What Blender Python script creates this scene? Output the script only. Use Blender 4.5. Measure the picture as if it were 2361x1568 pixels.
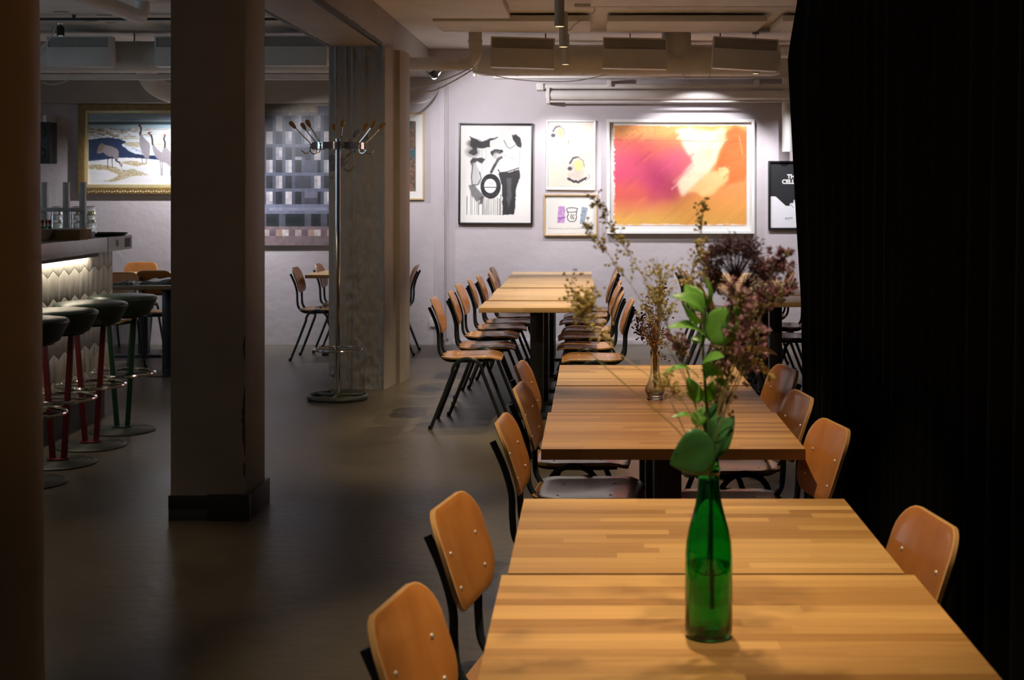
import bpy, bmesh, math, random
import numpy as np
from mathutils import Vector, Matrix

for _o in list(bpy.data.objects):
    bpy.data.objects.remove(_o, do_unlink=True)
SC = bpy.context.scene
COL = SC.collection
PI = math.pi
R = random.Random(7)

# ---------------------------------------------------------------- camera
VPX, VPY, FPX, CAMZ = 1362.0, 435.0, 3200.0, 1.54
cam = bpy.data.cameras.new('camera')
cam.sensor_fit = 'HORIZONTAL'
cam.sensor_width = 36.0
cam.lens = FPX * 36.0 / 2361.0
cam.shift_x = (1180.5 - VPX) / 2361.0
cam.shift_y = (VPY - 784.0) / 2361.0
cam.clip_start = 0.05
cam.dof.use_dof = True
cam.dof.focus_distance = 6.5
cam.dof.aperture_fstop = 7.0
camo = bpy.data.objects.new('camera', cam)
camo.location = (0, 0, CAMZ)
camo.rotation_euler = (PI / 2, 0, 0)
COL.objects.link(camo)
SC.camera = camo

# ---------------------------------------------------------------- world, exposure
SC.view_settings.view_transform = 'Standard'
SC.view_settings.look = 'None'
SC.view_settings.gamma = 1.0
SC.view_settings.exposure = 0.0
SC.view_settings.use_curve_mapping = False
world = bpy.data.worlds.new('world')
SC.world = world
world.use_nodes = True
world.node_tree.nodes['Background'].inputs[0].default_value = (0.55, 0.6, 0.7, 1)
world.node_tree.nodes['Background'].inputs[1].default_value = 0.3

WARM = (1.0, 0.77, 0.48)
COOL = (0.98, 0.955, 1.0)
SKYL = (0.60, 0.84, 1.0)

def area(name, loc, target, sx, sy, power, col):
    l = bpy.data.lights.new(name, 'AREA')
    l.shape = 'RECTANGLE'; l.size = sx; l.size_y = sy
    l.energy = power; l.color = col
    o = bpy.data.objects.new(name, l)
    o.location = loc
    d = Vector(target) - Vector(loc)
    o.rotation_euler = d.to_track_quat('-Z', 'Y').to_euler()
    COL.objects.link(o)
    return o

def spot(name, loc, target, power, col, cone=70, blend=0.4, radius=0.03, parent=None):
    l = bpy.data.lights.new(name, 'SPOT')
    l.energy = power; l.color = col
    l.spot_size = math.radians(cone); l.spot_blend = blend
    l.shadow_soft_size = radius
    o = bpy.data.objects.new(name, l)
    o.location = loc
    d = Vector(target) - Vector(loc)
    o.rotation_euler = d.to_track_quat('-Z', 'Y').to_euler()
    COL.objects.link(o)
    return o

# daylight through the window of the left wall (behind the bar, out of frame)
area('window_daylight', (-6.35, 8.6, 1.7), (0, 9.6, 1.0), 2.2, 1.4, 15, SKYL)

def P(px, py, Y):
    return Vector(((px - VPX) / FPX * Y, Y, CAMZ - (py - VPY) / FPX * Y))

# ---------------------------------------------------------------- materials
MATS = {}
def srgb(r, g, b):
    def f(c):
        c = c / 255.0
        return c / 12.92 if c <= 0.04045 else ((c + 0.055) / 1.055) ** 2.4
    return (f(r), f(g), f(b))

def mk(name, col, rough=0.5, metal=0.0, var=0.0, vscale=6.0, bump=0.0, bscale=40.0, col2=None,
       spec=0.5, stretch=(1, 1, 1), objrand=0.0, coat=0.0, coords='Position', rvar=0.0, detail=6):
    m = bpy.data.materials.new(name)
    m.use_nodes = True
    nt = m.node_tree; N = nt.nodes; L = nt.links
    b = N['Principled BSDF']
    b.inputs['Base Color'].default_value = (*col, 1)
    b.inputs['Roughness'].default_value = rough
    b.inputs['Metallic'].default_value = metal
    b.inputs['Specular IOR Level'].default_value = spec
    if coat:
        b.inputs['Coat Weight'].default_value = coat
        b.inputs['Coat Roughness'].default_value = 0.12
    vec = None
    if var or bump or col2 or rvar:
        if coords == 'Position':
            g = N.new('ShaderNodeNewGeometry'); src = g.outputs['Position']
        else:
            g = N.new('ShaderNodeTexCoord'); src = g.outputs[coords]
        mp = N.new('ShaderNodeMapping')
        mp.inputs['Scale'].default_value = stretch
        L.new(src, mp.inputs['Vector'])
        vec = mp.outputs['Vector']
    colsock = None
    if var or col2:
        n = N.new('ShaderNodeTexNoise')
        n.inputs['Scale'].default_value = vscale
        n.inputs['Detail'].default_value = detail
        n.inputs['Roughness'].default_value = 0.6
        L.new(vec, n.inputs['Vector'])
        r = N.new('ShaderNodeValToRGB')
        c2 = col2 if col2 else tuple(c * (1 - var) for c in col)
        c1 = col if col2 else tuple(min(1, c * (1 + var)) for c in col)
        r.color_ramp.elements[0].position = 0.3
        r.color_ramp.elements[1].position = 0.7
        r.color_ramp.elements[0].color = (*c2, 1)
        r.color_ramp.elements[1].color = (*c1, 1)
        L.new(n.outputs['Fac'], r.inputs['Fac'])
        colsock = r.outputs['Color']
        if rvar:
            mr = N.new('ShaderNodeMapRange')
            mr.inputs['To Min'].default_value = max(0.02, rough - rvar)
            mr.inputs['To Max'].default_value = min(1, rough + rvar)
            L.new(n.outputs['Fac'], mr.inputs['Value'])
            L.new(mr.outputs['Result'], b.inputs['Roughness'])
    if objrand:
        oi = N.new('ShaderNodeObjectInfo')
        mr = N.new('ShaderNodeMapRange')
        mr.inputs['To Min'].default_value = 1 - objrand
        mr.inputs['To Max'].default_value = 1 + objrand
        L.new(oi.outputs['Random'], mr.inputs['Value'])
        vm = N.new('ShaderNodeVectorMath'); vm.operation = 'SCALE'
        L.new(oi.outputs['Color'], vm.inputs[0]); L.new(mr.outputs['Result'], vm.inputs['Scale'])
        mx = N.new('ShaderNodeMix'); mx.data_type = 'RGBA'; mx.blend_type = 'MULTIPLY'
        mx.inputs['Factor'].default_value = 1.0
        if colsock: L.new(colsock, mx.inputs['A'])
        else: mx.inputs['A'].default_value = (*col, 1)
        L.new(vm.outputs[0], mx.inputs['B'])
        colsock = mx.outputs['Result']
    if colsock: L.new(colsock, b.inputs['Base Color'])
    if bump:
        n2 = N.new('ShaderNodeTexNoise')
        n2.inputs['Scale'].default_value = bscale
        n2.inputs['Detail'].default_value = 5
        L.new(vec, n2.inputs['Vector'])
        bp = N.new('ShaderNodeBump')
        bp.inputs['Strength'].default_value = min(1.0, bump)
        bp.inputs['Distance'].default_value = 0.01
        L.new(n2.outputs['Fac'], bp.inputs['Height'])
        L.new(bp.outputs['Normal'], b.inputs['Normal'])
    MATS[name] = m
    return m

def mk_glass(name, col, rough=0.0, ior=1.5):
    m = bpy.data.materials.new(name); m.use_nodes = True
    b = m.node_tree.nodes['Principled BSDF']
    b.inputs['Base Color'].default_value = (*col, 1)
    b.inputs['Roughness'].default_value = rough
    b.inputs['Transmission Weight'].default_value = 1.0
    b.inputs['IOR'].default_value = ior
    MATS[name] = m
    return m

def mk_pane(name):
    # thin glazing: lets light straight through and mirrors by Fresnel
    m = bpy.data.materials.new(name); m.use_nodes = True
    nt = m.node_tree; N = nt.nodes; L = nt.links
    N.remove(N['Principled BSDF'])
    t = N.new('ShaderNodeBsdfTransparent'); g = N.new('ShaderNodeBsdfGlossy')
    g.inputs['Roughness'].default_value = 0.02
    f = N.new('ShaderNodeFresnel'); f.inputs['IOR'].default_value = 1.45
    mx = N.new('ShaderNodeMixShader')
    g2 = N.new('ShaderNodeNewGeometry'); iv = N.new('ShaderNodeMath'); iv.operation = 'SUBTRACT'; iv.inputs[0].default_value = 1.0
    L.new(g2.outputs['Backfacing'], iv.inputs[1])
    ml = N.new('ShaderNodeMath'); ml.operation = 'MULTIPLY'; L.new(f.outputs[0], ml.inputs[0]); L.new(iv.outputs[0], ml.inputs[1])
    L.new(ml.outputs[0], mx.inputs[0]); L.new(t.outputs[0], mx.inputs[1]); L.new(g.outputs[0], mx.inputs[2])
    L.new(mx.outputs[0], N['Material Output'].inputs['Surface'])
    MATS[name] = m
    return m

def mk_emit(name, col, strength):
    m = bpy.data.materials.new(name); m.use_nodes = True
    b = m.node_tree.nodes['Principled BSDF']
    b.inputs['Base Color'].default_value = (*col, 1)
    b.inputs['Emission Color'].default_value = (*col, 1)
    b.inputs['Emission Strength'].default_value = strength
    MATS[name] = m
    return m

def mk_leaf(name, c1, c2, trans, mix=0.40):
    m = bpy.data.materials.new(name); m.use_nodes = True
    nt = m.node_tree; N = nt.nodes; L = nt.links
    b = N['Principled BSDF']; b.inputs['Roughness'].default_value = 0.35
    g = N.new('ShaderNodeNewGeometry'); n = N.new('ShaderNodeTexNoise'); n.inputs['Scale'].default_value = 30
    L.new(g.outputs['Position'], n.inputs['Vector'])
    r = N.new('ShaderNodeValToRGB'); r.color_ramp.elements[0].color = (*c2, 1); r.color_ramp.elements[1].color = (*c1, 1)
    L.new(n.outputs['Fac'], r.inputs['Fac']); L.new(r.outputs['Color'], b.inputs['Base Color'])
    t = N.new('ShaderNodeBsdfTranslucent'); t.inputs['Color'].default_value = (*trans, 1)
    mx = N.new('ShaderNodeMixShader'); mx.inputs[0].default_value = mix
    L.new(b.outputs[0], mx.inputs[1]); L.new(t.outputs[0], mx.inputs[2])
    L.new(mx.outputs[0], N['Material Output'].inputs['Surface'])
    MATS[name] = m
    return m

def mk_vcol(name, rough=0.6):
    m = bpy.data.materials.new(name); m.use_nodes = True
    nt = m.node_tree; N = nt.nodes; L = nt.links
    a = N.new('ShaderNodeAttribute'); a.attribute_name = 'Col'
    b = N['Principled BSDF']; b.inputs['Roughness'].default_value = rough
    L.new(a.outputs['Color'], b.inputs['Base Color'])
    MATS[name] = m
    return m

def mk_oak(name, stave, dark=(0.26, 0.115, 0.030), light=(0.72, 0.44, 0.165), rough=0.38):
    # oiled oak; stave=True paints fine staves too small to build
    m = bpy.data.materials.new(name); m.use_nodes = True
    nt = m.node_tree; N = nt.nodes; L = nt.links
    b = N['Principled BSDF']; b.inputs['Roughness'].default_value = rough
    g = N.new('ShaderNodeNewGeometry'); oi = N.new('ShaderNodeObjectInfo')
    ad = N.new('ShaderNodeVectorMath'); ad.operation = 'ADD'
    sc = N.new('ShaderNodeVectorMath'); sc.operation = 'SCALE'
    cb = N.new('ShaderNodeCombineXYZ')
    for i in range(3): L.new(oi.outputs['Random'], cb.inputs[i])
    L.new(cb.outputs[0], sc.inputs[0]); sc.inputs['Scale'].default_value = 37.0
    L.new(g.outputs['Position'], ad.inputs[0]); L.new(sc.outputs[0], ad.inputs[1])
    mp = N.new('ShaderNodeMapping'); mp.inputs['Scale'].default_value = (1.5, 26, 26)
    L.new(ad.outputs[0], mp.inputs[0])
    n = N.new('ShaderNodeTexNoise'); n.inputs['Scale'].default_value = 3.0; n.inputs['Detail'].default_value = 8
    n.inputs['Roughness'].default_value = 0.65; n.inputs['Distortion'].default_value = 0.6
    L.new(mp.outputs[0], n.inputs['Vector'])
    ramp = N.new('ShaderNodeValToRGB')
    ramp.color_ramp.elements[0].color = (*dark, 1); ramp.color_ramp.elements[1].color = (*light, 1)
    if stave:
        br = N.new('ShaderNodeTexBrick')
        br.inputs['Scale'].default_value = 1.0
        br.inputs['Brick Width'].default_value = 0.45; br.inputs['Row Height'].default_value = 0.042
        br.inputs['Mortar Size'].default_value = 0.0
        br.inputs['Color1'].default_value = (0, 0, 0, 1); br.inputs['Color2'].default_value = (1, 1, 1, 1)
        br.offset = 0.37
        L.new(g.outputs['Position'], br.inputs['Vector'])
        tone = br.outputs['Color']
    else:
        tone = oi.outputs['Random']
    ma = N.new('ShaderNodeMath'); ma.operation = 'MULTIPLY_ADD'
    L.new(tone, ma.inputs[0]); ma.inputs[1].default_value = 0.62
    mb = N.new('ShaderNodeMath'); mb.operation = 'MULTIPLY'; mb.inputs[1].default_value = 0.55
    L.new(n.outputs['Fac'], mb.inputs[0]); L.new(mb.outputs[0], ma.inputs[2])
    sb = N.new('ShaderNodeMath'); sb.operation = 'SUBTRACT'; sb.inputs[1].default_value = 0.08
    L.new(ma.outputs[0], sb.inputs[0])
    L.new(sb.outputs[0], ramp.inputs['Fac'])
    mx = N.new('ShaderNodeMix'); mx.data_type = 'RGBA'; mx.blend_type = 'MULTIPLY'; mx.inputs['Factor'].default_value = 1.0
    L.new(ramp.outputs[0], mx.inputs['A']); L.new(oi.outputs['Color'], mx.inputs['B'])
    L.new(mx.outputs['Result'], b.inputs['Base Color'])
    bp = N.new('ShaderNodeBump'); bp.inputs['Strength'].default_value = 0.12; bp.inputs['Distance'].default_value = 0.002
    L.new(n.outputs['Fac'], bp.inputs['Height']); L.new(bp.outputs['Normal'], b.inputs['Normal'])
    MATS[name] = m
    return m

mk('wall_paint', (0.52, 0.475, 0.50), 0.62, var=0.05, vscale=1.6, bump=0.6, bscale=10)
mk('column_paint', (0.36, 0.32, 0.29), 0.6, var=0.10, vscale=2.2, bump=0.35, bscale=12)
mk('rough_paint', (0.31, 0.305, 0.315), 0.5, var=0.07, vscale=3, bump=0.5, bscale=22)
mk('ceiling_paint', (0.74, 0.70, 0.66), 0.75, var=0.12, vscale=2.0, bump=0.5, bscale=9)
mk('panel_paint', (0.76, 0.72, 0.67), 0.7, var=0.08, vscale=3, bump=0.15, bscale=30)
mk('duct_paint', (0.68, 0.65, 0.62), 0.55, var=0.07, vscale=4, bump=0.12, bscale=20)
mk('unit_paint', (0.58, 0.56, 0.54), 0.5, var=0.04, vscale=3)
mk('floor_concrete', (0.138, 0.118, 0.084), 0.33, var=0.0, col2=(0.066, 0.058, 0.044), vscale=1.1, bump=0.22, bscale=14, rvar=0.10, spec=0.28, detail=9)
mk('black_paint', (0.012, 0.012, 0.012), 0.45, var=0.2, vscale=8)
mk('black_metal', (0.018, 0.020, 0.024), 0.32, spec=0.6)
mk('tube_metal', (0.020, 0.030, 0.038), 0.28, spec=0.65)
mk('curtain_cloth', (0.008, 0.0075, 0.007), 0.9, spec=0.1, bump=0.2, bscale=150)
mk('chair_wood', (0.47, 0.185, 0.047), 0.33, var=0.0, col2=(0.38, 0.14, 0.034), vscale=3.0, stretch=(6, 6, 0.8), objrand=0.16, coat=0.25)
mk('chair_edge', (0.55, 0.32, 0.13), 0.4, var=0.1, vscale=20)
mk('seat_wood', (0.46, 0.235, 0.085), 0.33, col2=(0.34, 0.155, 0.05), vscale=3.0, stretch=(1, 6, 1), objrand=0.14, coat=0.25)
mk('chrome', (0.78, 0.78, 0.80), 0.10, metal=1.0)
mk('rivet_steel', (0.75, 0.73, 0.70), 0.3, metal=0.5)
mk('steel', (0.42, 0.43, 0.44), 0.3, metal=1.0, var=0.15, vscale=5, rvar=0.1)
mk('alu', (0.55, 0.56, 0.57), 0.45, metal=0.6)
mk('cast_iron', (0.045, 0.055, 0.052), 0.45)
mk('knob_wood', (0.30, 0.15, 0.04), 0.4, var=0.15, vscale=30)
mk('leather', (0.020, 0.038, 0.034), 0.36, bump=0.12, bscale=120)
mk('red_paint', (0.11, 0.005, 0.008), 0.4)
mk('green_paint', (0.004, 0.042, 0.020), 0.4)
mk('tile', (0.60, 0.58, 0.53), 0.25, objrand=0.04)
mk('grout', (0.10, 0.095, 0.085), 0.9)
mk('dark_base', (0.03, 0.034, 0.034), 0.5, var=0.2)
mk('gold_dark', (0.25, 0.155, 0.05), 0.4, metal=0.35, var=0.25, vscale=14, bump=0.5, bscale=60)
mk('gold_light', (0.55, 0.46, 0.24), 0.35, metal=0.25, var=0.1, vscale=20)
mk('black_frame', (0.010, 0.010, 0.011), 0.4)
mk('white_frame', (0.74, 0.74, 0.72), 0.45)
mk('oak_frame', (0.52, 0.37, 0.20), 0.45, var=0.15, vscale=6, stretch=(3, 3, 1))
mk('mat_board', (0.78, 0.77, 0.74), 0.8)
mk('cable_white', (0.62, 0.60, 0.58), 0.5)
mk('plastic_black', (0.012, 0.012, 0.013), 0.4)
mk('mesh_dark', (0.03, 0.03, 0.03), 0.6)
mk('lamp_grey', (0.62, 0.60, 0.58), 0.45)
mk_leaf('leaf_low_shaded', (0.075, 0.25, 0.075), (0.045, 0.17, 0.05), (0.12, 0.34, 0.08), 0.15)  # deeper green lower leaves, with their shade painted into the colour
mk_leaf('leaf', (0.26, 0.55, 0.12), (0.18, 0.45, 0.08), (0.50, 0.85, 0.16))
mk('stem_green', (0.07, 0.12, 0.03), 0.5)
mk('dry_stem', (0.44, 0.40, 0.20), 0.6)
mk('dry_seed', (0.50, 0.39, 0.12), 0.6, var=0.3, vscale=60)
mk('olive_bits', (0.24, 0.20, 0.08), 0.7, var=0.35, vscale=60)
mk('floret_pink', (0.38, 0.20, 0.245), 0.7, var=0.35, vscale=70)
mk('floret_mid', (0.26, 0.12, 0.145), 0.75, var=0.4, vscale=70)
mk('floret_dark', (0.085, 0.036, 0.048), 0.8, var=0.4, vscale=70)
mk('tan_floret', (0.50, 0.32, 0.16), 0.7, var=0.35, vscale=90)
mk('paper_white', (0.72, 0.71, 0.68), 0.8)
mk('wood_box', (0.26, 0.18, 0.085), 0.6, var=0.25, vscale=9)
mk('cap_red', (0.35, 0.01, 0.012), 0.4)
mk('label_cream', (0.55, 0.45, 0.3), 0.6)
mk('ceramic', (0.55, 0.53, 0.5), 0.3)
mk('outlet', (0.6, 0.58, 0.58), 0.4)
mk_glass('green_glass', (0.045, 0.54, 0.17))
mk_glass('clear_glass', (0.93, 0.96, 0.95))
mk_glass('sauce_glass', (0.02, 0.30, 0.06))
mk_glass('water', (0.80, 0.92, 0.80), ior=1.33)
mk_pane('pane')
mk_emit('lamp_glow', (1.0, 0.80, 0.38), 1.6)
mk_emit('fill_glow', (1.0, 0.88, 0.76), 26.0)
mk_emit('led_glow', (1.0, 0.86, 0.64), 7.0)
mk_emit('spot_glow', (0.95, 0.97, 1.0), 6.0)
mk_vcol('print'); mk_vcol('print_gloss', 0.45)
mk_oak('oak_stave', False)
mk_oak('oak_far', True, dark=(0.40, 0.245, 0.10), light=(0.70, 0.51, 0.26))
mk_oak('dark_table', True, dark=(0.12, 0.075, 0.035), light=(0.22, 0.14, 0.07))

# ---------------------------------------------------------------- helpers
def obj(name, me, mat=None, parent=None):
    o = bpy.data.objects.new(name, me)
    COL.objects.link(o)
    if parent: o.parent = parent
    if mat and me is not None and not me.materials:
        me.materials.append(MATS[mat] if isinstance(mat, str) else mat)
    return o

def tag(o, label=None, cat=None, group=None, kind=None):
    if label: o['label'] = label
    if cat: o['category'] = cat
    if group: o['group'] = group
    if kind: o['kind'] = kind
    return o

def thing(name, label, cat, loc=(0, 0, 0), rz=0.0, group=None):
    o = bpy.data.objects.new(name, None)
    o.empty_display_size = 0.1
    COL.objects.link(o)
    o.location = loc; o.rotation_euler = (0, 0, rz)
    return tag(o, label, cat, group)

class MB:
    def __init__(s): s.v = []; s.f = []
    def add(s, vs, fs):
        n = len(s.v)
        s.v += [tuple(v) for v in vs]
        s.f += [tuple(i + n for i in f) for f in fs]
        return s
    def box(s, x0, x1, y0, y1, z0, z1):
        vs = [(x, y, z) for z in (z0, z1) for y in (y0, y1) for x in (x0, x1)]
        return s.add(vs, [(0, 2, 3, 1), (4, 5, 7, 6), (0, 1, 5, 4), (2, 6, 7, 3), (0, 4, 6, 2), (1, 3, 7, 5)])
    def tube(s, path, r, n=8, cap=True, closed=False):
        path = [Vector(p) for p in path]
        m = len(path)
        rs = r if isinstance(r, (list, tuple)) else [r] * m
        up = None; rings = []
        for i, p in enumerate(path):
            if closed: t = path[(i + 1) % m] - path[i - 1]
            else: t = path[min(i + 1, m - 1)] - path[max(i - 1, 0)]
            if t.length < 1e-9: t = Vector((0, 0, 1))
            t.normalize()
            if up is None:
                up = Vector((0, 0, 1)) if abs(t.z) < 0.9 else Vector((1, 0, 0))
            a = t.cross(up)
            if a.length < 1e-6: a = t.cross(Vector((0, 1, 0)))
            a.normalize(); up = a.cross(t).normalized()
            rings.append([p + (a * math.cos(k * 2 * PI / n) + up * math.sin(k * 2 * PI / n)) * rs[i] for k in range(n)])
        vs = [v for rg in rings for v in rg]; fs = []
        seg = m if closed else m - 1
        for i in range(seg):
            j = (i + 1) % m
            for k in range(n):
                k2 = (k + 1) % n
                fs.append((i * n + k, i * n + k2, j * n + k2, j * n + k))
        if cap and not closed:
            fs.append(tuple(range(n - 1, -1, -1))); fs.append(tuple((m - 1) * n + k for k in range(n)))
        return s.add(vs, fs)
    def lathe(s, prof, n=24, c=(0, 0, 0), caps=True):
        vs = []; fs = []; m = len(prof)
        for (r, z) in prof:
            for k in range(n):
                a = 2 * PI * k / n
                vs.append((c[0] + r * math.cos(a), c[1] + r * math.sin(a), c[2] + z))
        for i in range(m - 1):
            for k in range(n):
                k2 = (k + 1) % n
                fs.append((i * n + k, i * n + k2, (i + 1) * n + k2, (i + 1) * n + k))
        if caps:
            fs.append(tuple(range(n - 1, -1, -1))); fs.append(tuple((m - 1) * n + k for k in range(n)))
        return s.add(vs, fs)
    def ball(s, c, r, n=6, m=4, sq=(1, 1, 1)):
        vs = [(c[0], c[1], c[2] - r * sq[2])]; fs = []
        for i in range(1, m):
            t = PI * i / m
            for k in range(n):
                a = 2 * PI * k / n
                vs.append((c[0] + r * sq[0] * math.sin(t) * math.cos(a), c[1] + r * sq[1] * math.sin(t) * math.sin(a), c[2] - r * sq[2] * math.cos(t)))
        vs.append((c[0], c[1], c[2] + r * sq[2]))
        for k in range(n):
            fs.append((0, 1 + (k + 1) % n, 1 + k))
        for i in range(m - 2):
            for k in range(n):
                a = 1 + i * n + k; b = 1 + i * n + (k + 1) % n
                fs.append((a, b, b + n, a + n))
        L = len(vs) - 1; b0 = 1 + (m - 2) * n
        for k in range(n): fs.append((b0 + k, b0 + (k + 1) % n, L))
        return s.add(vs, fs)
    def prism(s, poly, f0, f1):
        # poly: list of 2d points; f0/f1 map (u,v) to 3d for both faces
        n = len(poly)
        vs = [f0(*p) for p in poly] + [f1(*p) for p in poly]
        fs = [tuple(range(n - 1, -1, -1)), tuple(range(n, 2 * n))]
        for k in range(n):
            k2 = (k + 1) % n
            fs.append((k, k2, n + k2, n + k))
        return s.add(vs, fs)
    def mesh(s, name='mesh', bevel=0.0, smooth=True, ang=35):
        me = bpy.data.meshes.new(name)
        me.from_pydata(s.v, [], s.f)
        bm = bmesh.new(); bm.from_mesh(me)
        if bevel:
            bmesh.ops.bevel(bm, geom=list(bm.edges), offset=bevel, segments=2, affect='EDGES', profile=0.6)
        bmesh.ops.recalc_face_normals(bm, faces=bm.faces)
        bm.to_mesh(me); bm.free()
        if smooth:
            me.polygons.foreach_set('use_smooth', [True] * len(me.polygons))
            me.set_sharp_from_angle(angle=math.radians(ang))
        me.update()
        return me
    def build(s, name, mat, parent=None, bevel=0.0, smooth=True, ang=35):
        return obj(name, s.mesh(name, bevel, smooth, ang), mat, parent)

def spline(pts, n=6):
    pts = [Vector(p) for p in pts]
    out = []
    m = len(pts)
    for i in range(m - 1):
        p0 = pts[max(i - 1, 0)]; p1 = pts[i]; p2 = pts[i + 1]; p3 = pts[min(i + 2, m - 1)]
        for k in range(n):
            t = k / n
            out.append(0.5 * ((2 * p1) + (p2 - p0) * t + (2 * p0 - 5 * p1 + 4 * p2 - p3) * t * t + (3 * p1 - p0 - 3 * p2 + p3) * t ** 3))
    out.append(pts[-1])
    return out

def roundrect(a0, a1, b0, b1, r, n=5):
    # r: (lower-left, lower-right, upper-right, upper-left) radii
    if not isinstance(r, (tuple, list)): r = (r,) * 4
    cs = [(a0 + r[0], b0 + r[0], PI, r[0]), (a1 - r[1], b0 + r[1], 1.5 * PI, r[1]), (a1 - r[2], b1 - r[2], 0, r[2]), (a0 + r[3], b1 - r[3], 0.5 * PI, r[3])]
    out = []
    for (cx, cy, s, rr) in cs:
        for k in range(n + 1):
            a = s + 0.5 * PI * k / n
            out.append((cx + rr * math.cos(a), cy + rr * math.sin(a)))
    return out

def shell(outline, fn, th, rings=(1.0, 0.8, 0.5, 0.25), edge=0.004):
    """Bent plywood shell: outline in (u,v), fn(u,v)->(pos, normal)."""
    cu = sum(p[0] for p in outline) / len(outline); cv = sum(p[1] for p in outline) / len(outline)
    n = len(outline); mb = MB()
    vs = []; fs = []
    def layer(off, inset):
        base = len(vs)
        for q, s in enumerate(rings):
            for (u, v) in outline:
                du, dv = u - cu, v - cv
                L = math.hypot(du, dv); ss = s - (inset / L if q == 0 else 0)
                p, nn = fn(cu + du * ss, cv + dv * ss)
                vs.append(tuple(p + nn * off))
        p, nn = fn(cu, cv); vs.append(tuple(p + nn * off))
        return base
    def cover(b, flip):
        for q in range(len(rings) - 1):
            for k in range(n):
                k2 = (k + 1) % n
                f = (b + q * n + k, b + q * n + k2, b + (q + 1) * n + k2, b + (q + 1) * n + k)
                fs.append(f[::-1] if flip else f)
        c = b + len(rings) * n; q = len(rings) - 1
        for k in range(n):
            f = (b + q * n + k, b + q * n + (k + 1) % n, c)
            fs.append(f[::-1] if flip else f)
    t = layer(th / 2, edge); b = layer(-th / 2, edge)
    cover(t, False); cover(b, True)
    m1 = len(vs)
    for off in (th / 2 - edge * 0.5, -th / 2 + edge * 0.5):
        for (u, v) in outline:
            p, nn = fn(u, v); vs.append(tuple(p + nn * off))
    for k in range(n):
        k2 = (k + 1) % n
        fs.append((t + k, m1 + k, m1 + k2, t + k2))
        fs.append((m1 + k, m1 + n + k, m1 + n + k2, m1 + k2))
        fs.append((m1 + n + k, b + k, b + k2, m1 + n + k2))
    return mb.add(vs, fs)

def copy_tree(o, parent=None):
    c = o.copy(); COL.objects.link(c)
    if parent: c.parent = parent
    for ch in list(o.children): copy_tree(ch, c)
    return c

from mathutils import noise as mnoise
YW = 13.7          # back wall plane
ZC = 2.92          # ceiling height

# ---------------------------------------------------------------- the setting
def struct(name, mb, mat, bevel=0.0):
    o = mb.build(name, mat, bevel=bevel)
    o['kind'] = 'structure'
    return o
struct('floor', MB().box(-6.6, 5.0, -1.7, 13.95, -0.15, 0), 'floor_concrete')
struct('ceiling', MB().box(-6.6, 5.0, -1.7, 13.95, ZC, ZC + 0.15), 'ceiling_paint')
struct('wall_back', MB().box(-6.6, 5.0, YW, YW + 0.2, 0, ZC), 'wall_paint')
struct('wall_right', MB().box(4.8, 5.0, -1.7, YW, 0, ZC), 'wall_paint')
struct('wall_front', MB().box(-6.6, 5.0, -1.7, -1.5, 0, ZC), 'wall_paint')
wl = MB()
wl.box(-6.6, -6.45, -1.5, 7.4, 0, ZC); wl.box(-6.6, -6.45, 9.8, YW, 0, ZC)
wl.box(-6.6, -6.45, 7.4, 9.8, 0, 0.95); wl.box(-6.6, -6.45, 7.4, 9.8, 2.45, ZC)
struct('wall_left', wl, 'wall_paint')
w = MB()
for y in (7.4, 8.57, 9.74): w.box(-6.58, -6.5, y, y + 0.06, 0.95, 2.45)
for z in (0.95, 2.39): w.box(-6.58, -6.5, 7.4, 9.8, z, z + 0.06)
wo = struct('window_1', w, 'white_frame')
MB().box(-6.55, -6.545, 7.46, 8.57, 1.01, 2.39).build('pane', 'pane', wo)
MB().box(-6.55, -6.545, 8.63, 9.74, 1.01, 2.39).build('pane', 'pane', wo)
b = MB().box(-1.36, 5.0, YW - 0.022, YW, 0, 0.055)
struct('baseboard_back', b, 'wall_paint', 0.004)
# vertical cable chase on the back wall
ch = struct('trim_1', MB().box(-1.50, -1.44, YW - 0.045, YW, 0.05, 2.56), 'wall_paint', 0.006)
struct('trim_2', MB().tube([(-1.415, YW - 0.012, 0.06), (-1.415, YW - 0.012, 2.55)], 0.011, 8), 'wall_paint')

# beam along the column line, with darker chipped edge strips
be = thing('ceiling_beam', 'long painted concrete beam running overhead along the row of columns', 'beam', (0, 0, 0))
MB().box(-2.01, -1.59, -1.5, YW, 2.63, ZC).build('beam_body', 'column_paint', be, bevel=0.004)
for x in (-2.012, -1.612):
    mb = MB(); 
    vs = []; n = 90
    y0, y1 = 5.0, 10.6
    for i in range(n + 1):
        y = y0 + (y1 - y0) * i / n
        wv = 0.034 + 0.008 * mnoise.noise(Vector((y * 9, x * 7, 0)))
        vs += [(x, y, 2.626), (x, y, 2.626 + wv), (x + 0.024, y, 2.626), (x + 0.024, y, 2.626 + wv)]
    fs = []
    for i in range(n):
        a = i * 4; c = a + 4
        fs += [(a, a + 1, c + 1, c), (a + 2, c + 2, c + 3, a + 3), (a, c, c + 2, a + 2), (a + 1, a + 3, c + 3, c + 1)]
    fs += [(0, 2, 3, 1), (n * 4, n * 4 + 1, n * 4 + 3, n * 4 + 2)]
    mb.add(vs, fs).build('edge_strip', 'dark_base', be)

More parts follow.
